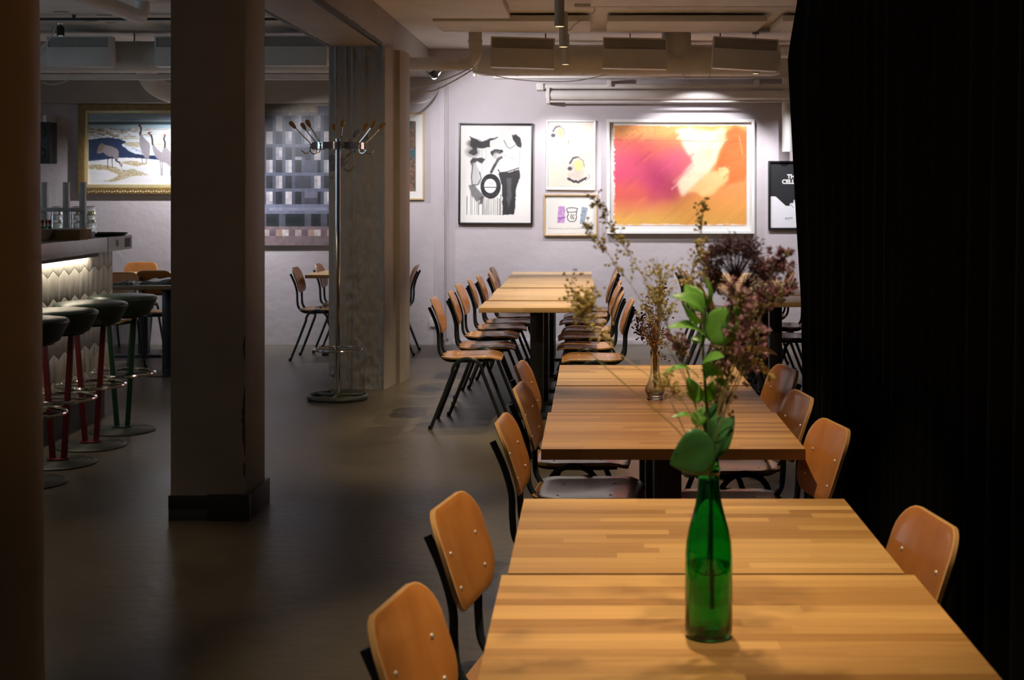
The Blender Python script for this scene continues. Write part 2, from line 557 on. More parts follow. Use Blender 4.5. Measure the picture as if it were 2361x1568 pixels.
# near square column with black skirting
c = thing('square_column', 'square dark beige column with black skirting in the middle of the floor', 'column', (-1.778, 6.64, 0))
cm = MB().box(-0.174, 0.174, -0.195, 0.195, 0.06, 2.63)
cm.build('shaft', 'column_paint', c, bevel=0.006)
MB().box(-0.181, 0.0, -0.206, -0.18, 0.055, 0.115).build('skirting_board', 'black_paint', c, bevel=0.002)
MB().box(-0.181, 0.01, -0.203, -0.18, 0.0, 0.055).build('skirting_board', 'dark_base', c, bevel=0.002)
MB().box(-0.0, 0.196, -0.211, -0.18, 0.0, 0.121).build('skirting_board', 'black_paint', c, bevel=0.002)
MB().box(0.176, 0.196, -0.18, 0.206, 0.0, 0.115).build('skirting_board', 'black_paint', c, bevel=0.002)
MB().box(-0.181, -0.176, -0.18, 0.206, 0.0, 0.115).build('skirting_board', 'black_paint', c, bevel=0.001)
MB().box(-0.17, 0.17, -0.18, 0.19, 0.0, 0.06).build('plinth', 'dark_base', c)
# worn corner with paint chipped down to brown
mk('chip', (0.09, 0.06, 0.038), 0.8, var=0.2, vscale=20)
chip = MB()
for (za, zb, wd) in ((0.20, 0.27, 0.010), (0.30, 0.62, 0.016), (0.74, 0.86, 0.010)):
    n = 14; vs = []
    for i in range(n + 1):
        z = za + (zb - za) * i / n
        ww = wd * max(0.15, math.sin(PI * i / n)) * (0.8 + 0.6 * mnoise.noise(Vector((z * 40, 3, 1))))
        vs += [(0.171 - ww, -0.1957, z), (0.1735, -0.1957, z)]
    chip.add(vs, [(2 * i, 2 * i + 1, 2 * i + 3, 2 * i + 2) for i in range(n)])
chip.build('chipped_paint', 'chip', c)

# far rough column with board marks on its face
fc = thing('rough_column', 'tall rough concrete column with vertical board marks behind the coat stand', 'column', (-1.795, 10.9, 0))
poly = [(-0.215, -0.24), (0.212, -0.24), (0.246, -0.03), (0.226, -0.025), (0.255, 0.075), (0.285, 0.08), (0.315, 0.19), (0.315, 0.45), (-0.215, 0.45)]
MB().prism(poly, lambda u, v: (u, v, 0.0), lambda u, v: (u, v, 2.635)).build('shaft', 'column_paint', fc)
nx, nz = 60, 220
vs = []; fs = []
joints = [0.13, 0.33, 0.43, 0.66, 0.985]
for j in range(nz + 1):
    z = 2.63 * j / nz
    rough = 0.7 + 1.1 * max(0, 1 - z / 2.0)
    for i in range(nx + 1):
        u = i / nx
        x = -0.217 + 0.431 * u
        bd = sum(1 for q in joints if u > q)
        d = 0.007 * (bd % 2)
        jd = min(abs(u - q + 0.012 * mnoise.noise(Vector((q * 9, z * 3.0, 0)))) for q in joints)
        d += rough * 0.013 * max(0, 1 - jd / 0.024) * (0.55 + 0.9 * abs(mnoise.noise(Vector((z * 9, u * 5, 2)))))
        d += rough * 0.0075 * mnoise.noise(Vector((u * 9, z * 14, 4))) * (1.6 if u > 0.3 and u < 0.75 else 0.7)
        d += rough * 0.0025 * mnoise.noise(Vector((u * 24, z * 40, 9)))
        if i in (0, nx): d = -0.004
        vs.append((x, -0.244 - d, z))
for j in range(nz):
    for i in range(nx):
        a = j * (nx + 1) + i
        fs.append((a, a + 1, a + nx + 2, a + nx + 1))
o = MB().add(vs, fs).build('board_marked_face', 'rough_paint', fc, ang=80)

# round column at the left edge of the picture
rc = thing('round_column', 'dark round column filling the left edge in the foreground', 'column', (-1.455, 3.04, 0))
prof = []
for i in range(61):
    z = ZC * i / 60
    prof.append((0.23 + 0.0075 * (1.97 - z), z))
mb = MB(); n = 56
for (r, z) in prof: pass
vs = []; fs = []
for i, (r, z) in enumerate(prof):
    for k in range(n):
        a = 2 * PI * k / n
        rr = r + 0.0025 * mnoise.noise(Vector((math.cos(a) * 3, math.sin(a) * 3, z * 6)))
        vs.append((rr * math.cos(a), rr * math.sin(a), z))
for i in range(60):
    for k in range(n):
        fs.append((i * n + k, i * n + (k + 1) % n, (i + 1) * n + (k + 1) % n, (i + 1) * n + k))
mb.add(vs, fs).build('shaft', 'column_paint', rc)
MB().lathe([(0.252, 0), (0.252, 0.12), (0.246, 0.125)], 48).build('skirting', 'black_paint', rc)

# ---------------------------------------------------------------- ceiling panels, ducts, pipes
def panel(label, x0, x1, y0, y1, z0=2.852, z1=2.90):
    o = MB().box(x0, x1, y0, y1, z0, z1).build('ceiling_panel', 'panel_paint', bevel=0.003)
    return tag(o, label, 'ceiling panel', 'acoustic boards fixed under the ceiling')
panel('pale ceiling board nearest the beam, partly out of the top of the photo', -1.24, -0.62, 8.6, 10.66, 2.848, 2.892)
panel('long pale ceiling board above the duct elbow and leftmost vent unit', -1.24, -0.005, 10.88, 11.62)
panel('long pale ceiling board above the middle vent unit with chipped front edge', 0.13, 1.385, 10.88, 11.62)
panel('pale ceiling board beside the black curtain top', 1.50, 2.7, 10.88, 11.62)
panel('wide ceiling board right of the hanging lamps at the top edge', 0.0, 2.6, 8.6, 10.05, 2.86, 2.905)
for i, (x0, x1, y, z, r, lab) in enumerate([(-0.12, 2.6, 10.2, 2.888, 0.014, 'thin horizontal ceiling pipe in front of the pale boards')]):
    o = MB().tube([(x0, y, z), (x1, y, z)], r, 8).build('ceiling_pipe', 'duct_paint')
    tag(o, lab, 'pipe')
    MB().box(0.86, 0.90, y - 0.018, y + 0.018, z - 0.006, ZC).build('pipe_clip', 'alu', o)
# staple marks on the ceiling
mk('scar', (0.12, 0.09, 0.07), 0.9)
def ceiling_mark(px, py, w, h):
    Y = (ZC - 0.001 - CAMZ) * FPX / (VPY - py)
    x = (px - VPX) / FPX * Y
    return MB().box(x - w / 2, x + w / 2, Y - h / 2, Y + h / 2, ZC - 0.0025, ZC + 0.001)
for k, (px, py, w, h) in enumerate([(140, 27, 0.12, 0.03), (210, 48, 0.10, 0.03), (240, 35, 0.12, 0.025), (255, 52, 0.08, 0.03)]):
    ceiling_mark(px, py, w, h).build('peeled_paint_patch', 'scar', None)
pp = [o for o in bpy.data.objects if o.name.startswith('peeled_paint')]
for o, t in zip(pp, ('leftmost', 'lower middle', 'upper middle', 'rightmost')):
    tag(o, 'peeled paint scar on the ceiling over the bar, %s of four' % t, 'paint scar', 'peeled scars on the ceiling')

def spiral_duct(name, label, x0, x1, y, z, r, seams, cat='duct'):
    t = thing(name, label, cat, (0, 0, 0))
    MB().tube([(x0, y, z), (x1, y, z)], r, 40).build('tube', 'duct_paint', t)
    for k in range(seams):
        x = x0 + (x1 - x0) * (k + 0.5) / seams
        n = 40
        path = [(x + 0.08 * math.cos(a), y + (r + 0.0005) * math.sin(a), z + (r + 0.0005) * math.cos(a)) for a in [2 * PI * q / n for q in range(n)]]
        MB().tube(path, 0.003, 5, closed=True).build('seam', 'duct_paint', t)
    return t
d = spiral_duct('air_duct', 'large round painted air duct under the vent units in the right room', -1.04, 1.60, 12.32, 2.678, 0.138, 14)
MB().lathe([(0.15, 0), (0.15, 0.02), (0.132, 0.03), (0.132, 0.25)], 32, (0.76, 12.32, 2.67)).build('takeoff', 'duct_paint', d)
MB().lathe([(0.139, 0), (0.128, 0.07)], 40).build('end_cap', 'duct_paint', d).matrix_local = Matrix.Translation((1.60, 12.32, 2.678)) @ Matrix.Rotation(PI / 2, 4, 'Y')
for x in (-0.40, 0.35, 1.15):
    MB().tube([(x, 12.32, 2.80), (x, 12.32, ZC)], 0.006, 6).build('hanger', 'black_metal', d)
d = spiral_duct('air_duct', 'large round air duct crossing behind the columns over the bar', -6.4, -2.02, 12.32, 2.708, 0.14, 18)
for x in (-5.3, -4.05, -2.9):
    MB().tube([(x, 12.32, 2.83), (x, 12.32, ZC)], 0.006, 6).build('hanger', 'black_metal', d)
o = MB().tube([(-6.4, 12.5, 2.545), (-2.02, 12.5, 2.545)], 0.027, 12).build('ceiling_pipe', 'duct_paint')
tag(o, 'straight painted pipe right under the large duct over the bar', 'pipe')

def vent(label, px0, px1, Y, z0, z1, tilt=0.0, back=0.13):
    x0 = (px0 - VPX) / FPX * Y; x1 = (px1 - VPX) / FPX * Y
    cx = (x0 + x1) / 2; w = (x1 - x0) / 2; h = (z1 - z0)
    t = thing('vent_unit', label, 'vent unit', (cx, Y, z0), 0, 'grille fronted vent units along the ducts')
    t.rotation_euler = (0, tilt, 0)
    MB().box(-w, w, 0.012, back, 0.0, h).build('housing', 'unit_paint', t, bevel=0.003)
    MB().box(-w * 0.8, w * 0.8, back - 0.005, 0.40, h * 0.25, h * 0.75).build('duct_neck', 'unit_paint', t)
    MB().box(-w, w, -0.004, 0.012, 0.0, h * 0.64).build('front_plate', 'unit_paint', t, bevel=0.002)
    f = MB(); g = 0.014
    f.box(-w, w, -0.004, 0.012, h - g, h); f.box(-w, -w + g, -0.004, 0.012, h * 0.64, h - g); f.box(w - g, w, -0.004, 0.012, h * 0.64, h - g)
    f.build('grille_frame', 'unit_paint', t)
    MB().box(-w + g, w - g, 0.0095, 0.0125, h * 0.64, h - g).build('grille_backing', 'mesh_dark', t)
    gb = MB(); nb = 44
    for k in range(1, nb):
        x = -w + g + (2 * w - 2 * g) * k / nb
        gb.box(x - 0.0016, x + 0.0016, 0.003, 0.0065, h * 0.64, h - g)
    for k in range(1, 8):
        z = h * 0.64 + (h * 0.36 - g) * k / 8
        gb.box(-w + g, w - g, 0.0035, 0.006, z - 0.0016, z + 0.0016)
    go = gb.build('grille_wires', 'unit_paint', t, smooth=False); go['kind'] = 'stuff'
    return t
zz = lambda py, Y: CAMZ - (py - VPY) / FPX * Y
vent('leftmost vent unit in the right room, beside the duct elbow', 1130, 1277, 11.85, zz(156, 11.85), zz(86, 11.85), 0.03)
vent('middle vent unit in the right room, right of the hanging lamps', 1389, 1537, 11.85, zz(158, 11.85), zz(87, 11.85), 0.02)
vent('tilted vent unit in the right room, next to the black curtain', 1642, 1792, 11.85, zz(160, 11.85), zz(87, 11.85), 0.055)
vent('vent unit over the bar, lit at its lower left corner', 107, 254, 11.85, zz(153, 11.85), zz(83, 11.85), 0.0)
vent('vent unit over the bar, half hidden behind the square column', 357, 505, 11.85, zz(153, 11.85), zz(83, 11.85), 0.0)
vent('vent unit left of the rough column above the checkered weaving', 606, 754, 11.85, zz(151, 11.85), zz(81, 11.85), 0.0)

# small pipe with elbow coming out of the beam
pth = [(-1.585, 11.9, 2.61), (-1.10, 11.9, 2.61)]
for k in range(1, 9):
    a = PI / 2 * k / 8
    pth.append((-1.10 + 0.11 * math.sin(a), 11.9, 2.61 + 0.11 * (1 - math.cos(a))))
pth.append((-0.99, 11.9, ZC))
o = MB().tube(pth, 0.057, 20).build('drain_pipe', 'duct_paint')
tag(o, 'white painted drain pipe with elbow rising to the ceiling beside the beam', 'pipe')
for x in (-1.27, -1.13):
    MB().tube([(x - 0.012, 11.9, 2.61), (x + 0.012, 11.9, 2.61)], 0.063, 20).build('collar', 'duct_paint', o)
MB().tube([(-0.99, 11.9, 2.79), (-0.99, 11.9, 2.815)], 0.063, 20).build('collar', 'duct_paint', o)
# elbow duct of the bar room
pth = spline([(-4.05, 12.62, 2.62), (-4.02, 12.75, 2.50), (-3.88, 12.88, 2.42), (-3.66, 13.0, 2.40), (-3.50, 13.15, 2.40), (-3.41, 13.32, 2.40), (-3.40, 13.49, 2.40)], 6)
o = MB().tube(pth, 0.088, 24).build('bent_duct', 'duct_paint')
tag(o, 'bent round duct curving down to the wall above the bird painting', 'duct')
for q in (14, 18):
    a, bb = pth[q], pth[q + 1]
    MB().tube([a, a + (bb - a) * 0.25], 0.092, 24).build('joint_ring', 'duct_paint', o)
# ceiling drain over the bar
pth = [(-3.31, 6.5, 2.80), (-3.31, 10.15, 2.80)]
for k in range(1, 7):
    a = PI / 2 * k / 6
    pth.append((-3.31, 10.15 + 0.10 * math.sin(a), 2.80 + 0.10 * (1 - math.cos(a))))
pth.append((-3.31, 10.25, ZC))
o = MB().tube(pth, 0.054, 18).build('drain_pipe', 'duct_paint')
tag(o, 'drain pipe under the ceiling over the bar ending in an upward elbow', 'pipe')
MB().box(-3.42, -3.34, 9.78, 9.86, 2.89, ZC).build('bracket', 'cast_iron', o)
MB().tube([(-3.38, 9.82, 2.9), (-3.34, 9.84, 2.84)], 0.006, 6).build('hanger', 'cast_iron', o)
# lighting track of the bar room
o = MB().box(-6.0, -2.1, 11.0, 11.03, 2.875, 2.895).build('lighting_track', 'black_metal')
tag(o, 'black lighting track fixed under the ceiling over the bar', 'track')
for x in (-5.5, -4.1, -2.8):
    MB().box(x - 0.01, x + 0.01, 11.0, 11.03, 2.895, ZC).build('hanger', 'black_metal', o)
# pipes along the back wall of the right room
def wallpipe(label, py, r, x0, x1, Y=13.52, name='wall_pipe', mat='duct_paint'):
    z = zz(py, Y)
    o = MB().tube([(x0, Y, z), (x1, Y, z)], r, 16).build(name, mat)
    return tag(o, label, 'pipe', 'horizontal pipes high on the back wall')
a1 = wallpipe('upper thin pipe high on the back wall above the pictures', 199, 0.026, -0.50, 4.7)
a2 = wallpipe('thick painted pipe high on the back wall above the orange print', 219, 0.046, -0.44, 4.7)
a3 = wallpipe('lowest thin pipe on the back wall just above the orange print', 234, 0.010, -0.40, 4.7, 13.48)
for x in (0.18, 1.62):
    MB().box(x - 0.02, x + 0.02, 13.46, YW, 2.53, 2.60).build('pipe_bracket', 'duct_paint', a1, bevel=0.003)
MB().box(-0.53, -0.46, 13.47, YW, 2.50, 2.565).build('end_bracket', 'duct_paint', a1, bevel=0.004)
MB().box(-0.43, -0.40, 13.46, YW, 2.37, 2.52).build('pipe_bracket', 'duct_paint', a2, bevel=0.004)
o = MB().tube([(1.915, 13.56, zz(350, 13.56)), (1.915, 13.56, 2.62)], 0.047, 20).build('wall_pipe', 'white_frame')
tag(o, 'short white vertical pipe on the back wall above the black poster', 'pipe')
o = MB().box(-0.95, 4.7, 13.58, YW, 2.62, ZC).build('wall_top_band', 'ceiling_paint', bevel=0.006)  # ledge in the same paint as the ceiling
tag(o, 'painted ledge along the top of the back wall behind the duct', 'ledge')
o = MB().tube([(-0.85, 13.05, 2.83), (4.5, 13.05, 2.83)], 0.062, 18).build('ceiling_pipe', 'white_frame')
tag(o, 'pale pipe close under the ceiling behind the vent units', 'pipe')
o = MB().box(-6.4, -2.02, 13.50, YW, zz(237, 13.5), ZC).build('wall_top_band', 'column_paint', bevel=0.005)  # added brown ledge imitates the shaded top of the wall
tag(o, 'brown ledge standing in for shade along the top of the wall above the bird painting', 'ledge')

# ---------------------------------------------------------------- cables
def cable(label, pts, r=0.005, mat='cable_white', name='cable'):
    o = MB().tube(spline(pts, 7), r, 6).build(name, mat)
    return tag(o, label, 'cable')
cable('slack white cable swinging from the drain pipe to the duct below the vent units', [P(1060, 158, 12.0), P(1100, 165, 12.1), P(1180, 182, 12.2), P(1260, 188, 12.2), P(1330, 186, 12.2), P(1400, 172, 12.2)], 0.004)
cable('short white cable loop hanging under the duct right of the takeoff', [P(1574, 167, 12.26), P(1584, 188, 12.24), P(1604, 201, 12.24), P(1625, 193, 12.24), P(1640, 167, 12.26)], 0.004)
cable('uppermost cable of the bundle running from the beam under the drain pipe', [P(908, 186, 11.6), P(940, 203, 11.6), P(985, 196, 11.6), P(1040, 178, 11.7), P(1090, 154, 11.85)], 0.006)
cable('middle cable of the bundle under the drain pipe by the beam', [P(908, 190, 11.6), P(940, 206, 11.6), P(990, 211, 11.6), P(1040, 190, 11.7), P(1094, 158, 11.85)], 0.006)
cable('cable hanging in an arc from the beam to the wall chase top', [P(938, 238, 13.0), P(975, 236, 13.1), P(1000, 222, 13.4), P(1012, 200, 13.66)], 0.009)
cable('thin wavy white cable hanging down the wall beside the black framed picture', [P(1024, 178, 13.6), P(1024, 260, 13.66), P(1025, 330, 13.67), P(1021, 400, 13.66), P(1025, 470, 13.67), P(1017, 530, 13.66), P(1024, 590, 13.67), P(1014, 640, 13.66), P(1016, 688, 13.67)], 0.0045)
cable('white cable looped under the clamp lamp by the beam', [P(962, 132, 12.0), P(975, 150, 12.06), P(988, 172, 12.09), P(1001, 182, 12.1), P(1013, 170, 12.1), P(1028, 148, 12.0)], 0.0045)
cable('thin pale cable hanging beside the vent unit over the bar', [P(96, 190, 12.3), P(120, 195, 12.3), P(150, 188, 12.3), P(168, 176, 12.3)], 0.004)
cable('straight pale cable crossing beside the ceiling spotlight over the bar', [P(60, 150, 11.6), P(90, 118, 11.6), P(122, 78, 11.6), P(130, 53, 11.6)], 0.005)
cable('cable hanging from the ceiling beside the hanging lamps', [(0.02, 10.4, 2.915), (0.02, 10.42, 2.86), P(1327, 55, 10.45), P(1318, 66, 10.5), P(1310, 70, 10.5)], 0.005)

# wall outlet
o = MB().box(-0.03, 0.03, -0.02, 0, -0.04, 0.04).build('wall_outlet', 'outlet', bevel=0.004)
o.location = P(998, 744, YW - 0.001); tag(o, 'small white wall outlet low on the back wall by the chase', 'outlet')

# ---------------------------------------------------------------- curtain
cu_pts = [(0.0, 1.0), (1.0, 0.985), (1.4, 0.961), (2.16, 0.922), (2.42, 0.967), (2.92, 1.04)]
def edge_x(z): return float(np.interp(z, [p[0] for p in cu_pts], [p[1] for p in cu_pts]))
ny, nz = 420, 34
vs = []; fs = []
ys = np.linspace(6.5, -1.3, ny + 1)
ph = 0.0; phs = []
for i in range(ny + 1):
    phs.append(ph); ph += (ys[0] - ys[1]) * 2 * PI / (0.17 + 0.06 * math.sin(i * 0.045) + 0.03 * math.sin(i * 0.17))
for j in range(nz + 1):
    z = 0.012 + (ZC - 0.02) * j / nz
    for i in range(ny + 1):
        t = (6.5 - ys[i])
        wgt = math.exp(-t / 0.18)
        amp = (0.034 + 0.012 * math.sin(i * 0.05)) * (1 - 0.7 * wgt) * (0.6 + 0.4 * (1 - z / ZC))
        x = 1.052 + 0.012 * math.sin(ys[i] * 2) + amp * math.sin(phs[i] + 0.5 * (1 - z / ZC)) + 0.25 * amp * math.sin(2 * phs[i] + 1)
        x = x * (1 - wgt) + edge_x(z) * wgt
        vs.append((x, ys[i] + 0.10 * (1 - z / ZC) * (1 - wgt), z))
for j in range(nz):
    for i in range(ny):
        a = j * (ny + 1) + i
        fs.append((a, a + 1, a + ny + 2, a + ny + 1))
cu = MB().add(vs, fs).build('curtain', 'curtain_cloth', ang=180)
sd = cu.modifiers.new('thickness', 'SOLIDIFY'); sd.thickness = 0.004; sd.offset = 1
tag(cu, 'heavy black curtain hanging from ceiling to floor along the right side', 'curtain')

# ---------------------------------------------------------------- lamps
def pendant(label, x, y, power, cone=75, target=None, col=WARM, ztop=ZC):
    t = thing('pendant_lamp', label, 'lamp', (x, y, 2.55), 0, 'cylinder lamps hanging in rows over the tables')
    m = PEND
    if not m:
        m['b'] = MB().lathe([(0.0315, 0.004), (0.0315, 0.248), (0.029, 0.252)], 28).mesh('body')
        m['r'] = MB().lathe([(0.0275, 0.0), (0.0318, 0.0), (0.0318, 0.006), (0.0275, 0.006), (0.0275, 0.0)], 28, caps=False).mesh('rim')
        m['d'] = MB().lathe([(0.0275, 0.0015), (0.0275, 0.0035)], 24).mesh('diffuser')
        m['c'] = MB().tube([(0, 0, 0.25), (0, 0, ztop - 2.55)], 0.004, 6).mesh('cord')
        m['k'] = MB().lathe([(0.03, 0.345), (0.03, 0.369)], 20).mesh('canopy')
    obj('body', m['b'], 'lamp_grey', t); obj('rim', m['r'], 'lamp_grey', t)
    obj('diffuser', m['d'], 'lamp_glow', t); obj('cord', m['c'], 'lamp_grey', t); obj('canopy', m['k'], 'lamp_grey', t)
    tg = target or (x, y, 0)
    s = spot('lamp_light', (x, y, 2.545), tg, power, col, cone, 0.5, 0.03)
    return t
PEND = {}
# the three in view over the long left table, and the ones nearer the camera above the frame
pendant('hanging cylinder lamp nearest the top edge of the photo', -0.195, 8.65, 105, 74)
pendant('middle one of the three hanging cylinder lamps', -0.195, 9.9, 165, 76)
pendant('farthest and lowest of the three hanging cylinder lamps', -0.205, 11.3, 165, 76)
pendant('cylinder lamp above the gap before the far tables, out of the photo', -0.195, 7.4, 95, 105, (-0.5, 9.2, 0.3))
pendant('cylinder lamp over the rear half of the middle table, out of the photo', 0.25, 6.1, 150, 50)
pendant('cylinder lamp over the middle table front, out of the photo', 0.08, 4.38, 125, 62)
pendant('cylinder lamp over the front table rear half, out of the photo', 0.16, 3.02, 150, 56)
pendant('cylinder lamp over the front table, out of the photo', 0.24, 2.05, 72, 58)
pendant('cylinder lamp over the far right table, out of the photo', 1.45, 12.2, 80, 80)
pendant('cylinder lamp over the aisle behind the round column, out of the photo', -2.15, 5.45, 34, 52)

# added fill globe behind the camera, brightens the column fronts
gl = thing('fill_globe', 'added frosted fill globe over the aisle behind the camera, out of the photo', 'lamp', (-2.9, 0.6, 2.45))
MB().ball((0, 0, 0), 0.11, 20, 12).build('globe', 'fill_glow', gl)
MB().tube([(0, 0, 0.105), (0, 0, ZC - 2.45)], 0.004, 6).build('cord', 'lamp_grey', gl)
MB().lathe([(0.04, ZC - 2.48), (0.04, ZC - 2.451)], 20).build('canopy', 'lamp_grey', gl)

def track_spot(label, loc, target, power, cone, col=COOL, blend=0.25, up=None, radius=0.02):
    t = thing('spotlight', label, 'spotlight', loc)
    d = (Vector(target) - Vector(loc)).normalized()
    q = d.to_track_quat('-Z', 'Y').to_matrix().to_4x4()
    hb = MB().lathe([(0.022, 0.0), (0.030, 0.0), (0.030, 0.075), (0.018, 0.09)], 20, caps=False)
    h = hb.build('lamp_head', 'plastic_black', t); h.matrix_local = q @ Matrix.Translation((0, 0, 0.004))
    g = MB().lathe([(0.0295, 0.012), (0.0295, 0.016)], 20).build('lamp_lens', 'spot_glow', t); g.matrix_local = q @ Matrix.Translation((0, 0, 0.004))
    e = Vector((0, 0, 0)) - d * 0.07
    top = up if up else (e.x, e.y, ZC - loc[2])
    MB().tube([e, top], 0.006, 6).build('arm', 'plastic_black', t)
    spot('spot_light', Vector(loc) + d * 0.004, target, power, col, cone, blend, radius)
    return t
track_spot('clamp lamp fixed to the beam, lighting the ink painting', (-1.34, 11.99, 2.515), (-0.60, 13.7, 1.62), 150, 84, blend=0.4, up=(-0.255, 0.0, 0.14), radius=0.03)
track_spot('spotlight behind the duct aimed at the orange print', (1.12, 12.62, 2.72), (1.02, 13.7, 1.22), 135, 80, blend=0.35)
track_spot('spotlight behind the duct aimed at the two small framed prints', (-0.22, 12.62, 2.60), (-0.25, 13.7, 1.15), 85, 76, blend=0.5)
track_spot('spotlight behind the duct aimed at the poster', (1.95, 12.66, 2.60), (1.9, 13.7, 1.05), 85, 74, blend=0.8)
track_spot('small spotlight with a glowing tip over the bar end', tuple(P(140, 84, 11.6)), (-4.3, 11.4, 0.9), 5, 50, blend=0.3)
track_spot('spotlight aimed at the wall below the checkered weaving', (-3.12, 12.95, 2.25), (-2.45, 13.7, 0.95), 85, 140, blend=1.0)
track_spot('spotlight aimed down at the bird painting', (-3.72, 13.05, 2.25), (-4.15, 13.7, 1.05), 100, 116, blend=0.6)

# ---------------------------------------------------------------- flat prints (colour stored per vertex)
class Canvas:
    def __init__(s, x0, y0, x1, y1, nx, ny, col):
        s.b = (x0, y0, x1, y1); s.nx, s.ny = nx, ny
        xs = np.linspace(x0, x1, nx); ys = np.linspace(y0, y1, ny)
        s.X, s.Y = np.meshgrid(xs, ys)
        s.C = np.zeros((ny, nx, 3)) + np.array(col, float)
        s.rs = np.random.RandomState(3)
    def noise(s, sx, sy=None, seed=0, oct=3):
        sy = sy or sx
        rs = np.random.RandomState(seed); out = 0; amp = 1; tot = 0
        x0, y0, x1, y1 = s.b
        for o in range(oct):
            gx = max(2, int((x1 - x0) / sx * 2 ** o) + 2); gy = max(2, int((y1 - y0) / sy * 2 ** o) + 2)
            g = rs.rand(gy, gx)
            u = (s.X - x0) / (x1 - x0) * (gx - 1.001); v = (s.Y - y0) / (y1 - y0) * (gy - 1.001)
            i = u.astype(int); j = v.astype(int); fu = u - i; fv = v - j
            fu = fu * fu * (3 - 2 * fu); fv = fv * fv * (3 - 2 * fv)
            val = (g[j, i] * (1 - fu) + g[j, i + 1] * fu) * (1 - fv) + (g[j + 1, i] * (1 - fu) + g[j + 1, i + 1] * fu) * fv
            out = out + amp * val; tot += amp; amp *= 0.5
        return out / tot
    def blend(s, m, col):
        m = np.clip(m, 0, 1)[..., None]
        s.C = s.C * (1 - m) + np.array(col, float) * m
    def polymask(s, pts, wob=0, seed=1):
        X, Y = s.X, s.Y
        if wob:
            X = X + (s.noise(wob * 4, seed=seed) - 0.5) * wob * 2; Y = Y + (s.noise(wob * 4, seed=seed + 50) - 0.5) * wob * 2
        ins = np.zeros(X.shape, bool); n = len(pts)
        for k in range(n):
            xa, ya = pts[k]; xb, yb = pts[(k + 1) % n]
            if ya == yb: continue
            c = ((ya > Y) != (yb > Y)) & (X < (xb - xa) * (Y - ya) / (yb - ya) + xa)
            ins ^= c
        return ins.astype(float)
    def soft(s, m, k):
        for _ in range(k):
            p = np.pad(m, 1, mode='edge')
            m = (p[1:-1, 1:-1] * 4 + p[:-2, 1:-1] + p[2:, 1:-1] + p[1:-1, :-2] + p[1:-1, 2:]) / 8
        return m
    def poly(s, pts, col, a=1, soft=0, wob=0, seed=1, tex=None):
        m = s.soft(s.polymask(pts, wob, seed), soft) * a
        if tex is not None: m = m * tex
        s.blend(m, col)
    def ell(s, cx, cy, rx, ry, col, a=1, edge=0.15, tex=None):
        d = np.sqrt(((s.X - cx) / rx) ** 2 + ((s.Y - cy) / ry) ** 2)
        m = np.clip((1 - d) / edge + 0.5, 0, 1) * a
        if tex is not None: m = m * tex
        s.blend(m, col)
    def stroke(s, pts, w, col, a=1, edge=0.35, tex=None):
        d = np.full(s.X.shape, 1e9)
        for (xa, ya), (xb, yb) in zip(pts[:-1], pts[1:]):
            L2 = (xb - xa) ** 2 + (yb - ya) ** 2 + 1e-9
            t = np.clip(((s.X - xa) * (xb - xa) + (s.Y - ya) * (yb - ya)) / L2, 0, 1)
            d = np.minimum(d, np.hypot(s.X - xa - t * (xb - xa), s.Y - ya - t * (yb - ya)))
        m = np.clip((w / 2 - d) / (w * edge) + 0.5, 0, 1) * a
        if tex is not None: m = m * tex
        s.blend(m, col)
    def rect(s, x0, y0, x1, y1, col, a=1):
        s.blend(((s.X >= x0) & (s.X <= x1) & (s.Y >= y0) & (s.Y <= y1)) * float(a), col)

def print_mesh(cv, w, h, name='print'):
    ny, nx = cv.ny, cv.nx
    xs = np.linspace(-w / 2, w / 2, nx); zs = np.linspace(h / 2, -h / 2, ny)
    XX, ZZ = np.meshgrid(xs, zs)
    co = np.stack([XX, np.zeros_like(XX), ZZ], -1).reshape(-1, 3)
    idx = np.arange(nx * ny).reshape(ny, nx)
    f = np.stack([idx[:-1, :-1], idx[1:, :-1], idx[1:, 1:], idx[:-1, 1:]], -1).reshape(-1, 4)
    me = bpy.data.meshes.new(name)
    me.from_pydata(co.tolist(), [], f.tolist())
    c = np.clip(cv.C, 0, 255) / 255.0
    lin = np.where(c <= 0.04045, c / 12.92, ((c + 0.055) / 1.055) ** 2.4)
    a = me.color_attributes.new('Col', 'FLOAT_COLOR', 'POINT')
    a.data.foreach_set('color', np.concatenate([lin, np.ones((ny, nx, 1))], -1).astype(np.float32).ravel())
    me.update()
    return me

def frame_parts(t, w, h, bar, depth, mat, z0=0.0, name='frame_rail'):
    # four mitred rails; w,h outer size, centred, front at -depth
    for k in range(4):
        ang = k * PI / 2
        L = w if k % 2 == 0 else h; D = h if k % 2 == 0 else w
        o = [(-L / 2, -D / 2), (L / 2, -D / 2), (L / 2 - bar, -D / 2 + bar), (-L / 2 + bar, -D / 2 + bar)]
        ca, sa = math.cos(ang), math.sin(ang)
        pts = [(x * ca - z * sa, x * sa + z * ca) for x, z in o]
        MB().prism(pts, lambda u, v: (u, -depth, v), lambda u, v: (u, 0.0, v)).build(name, mat, t, bevel=min(0.003, bar / 6))

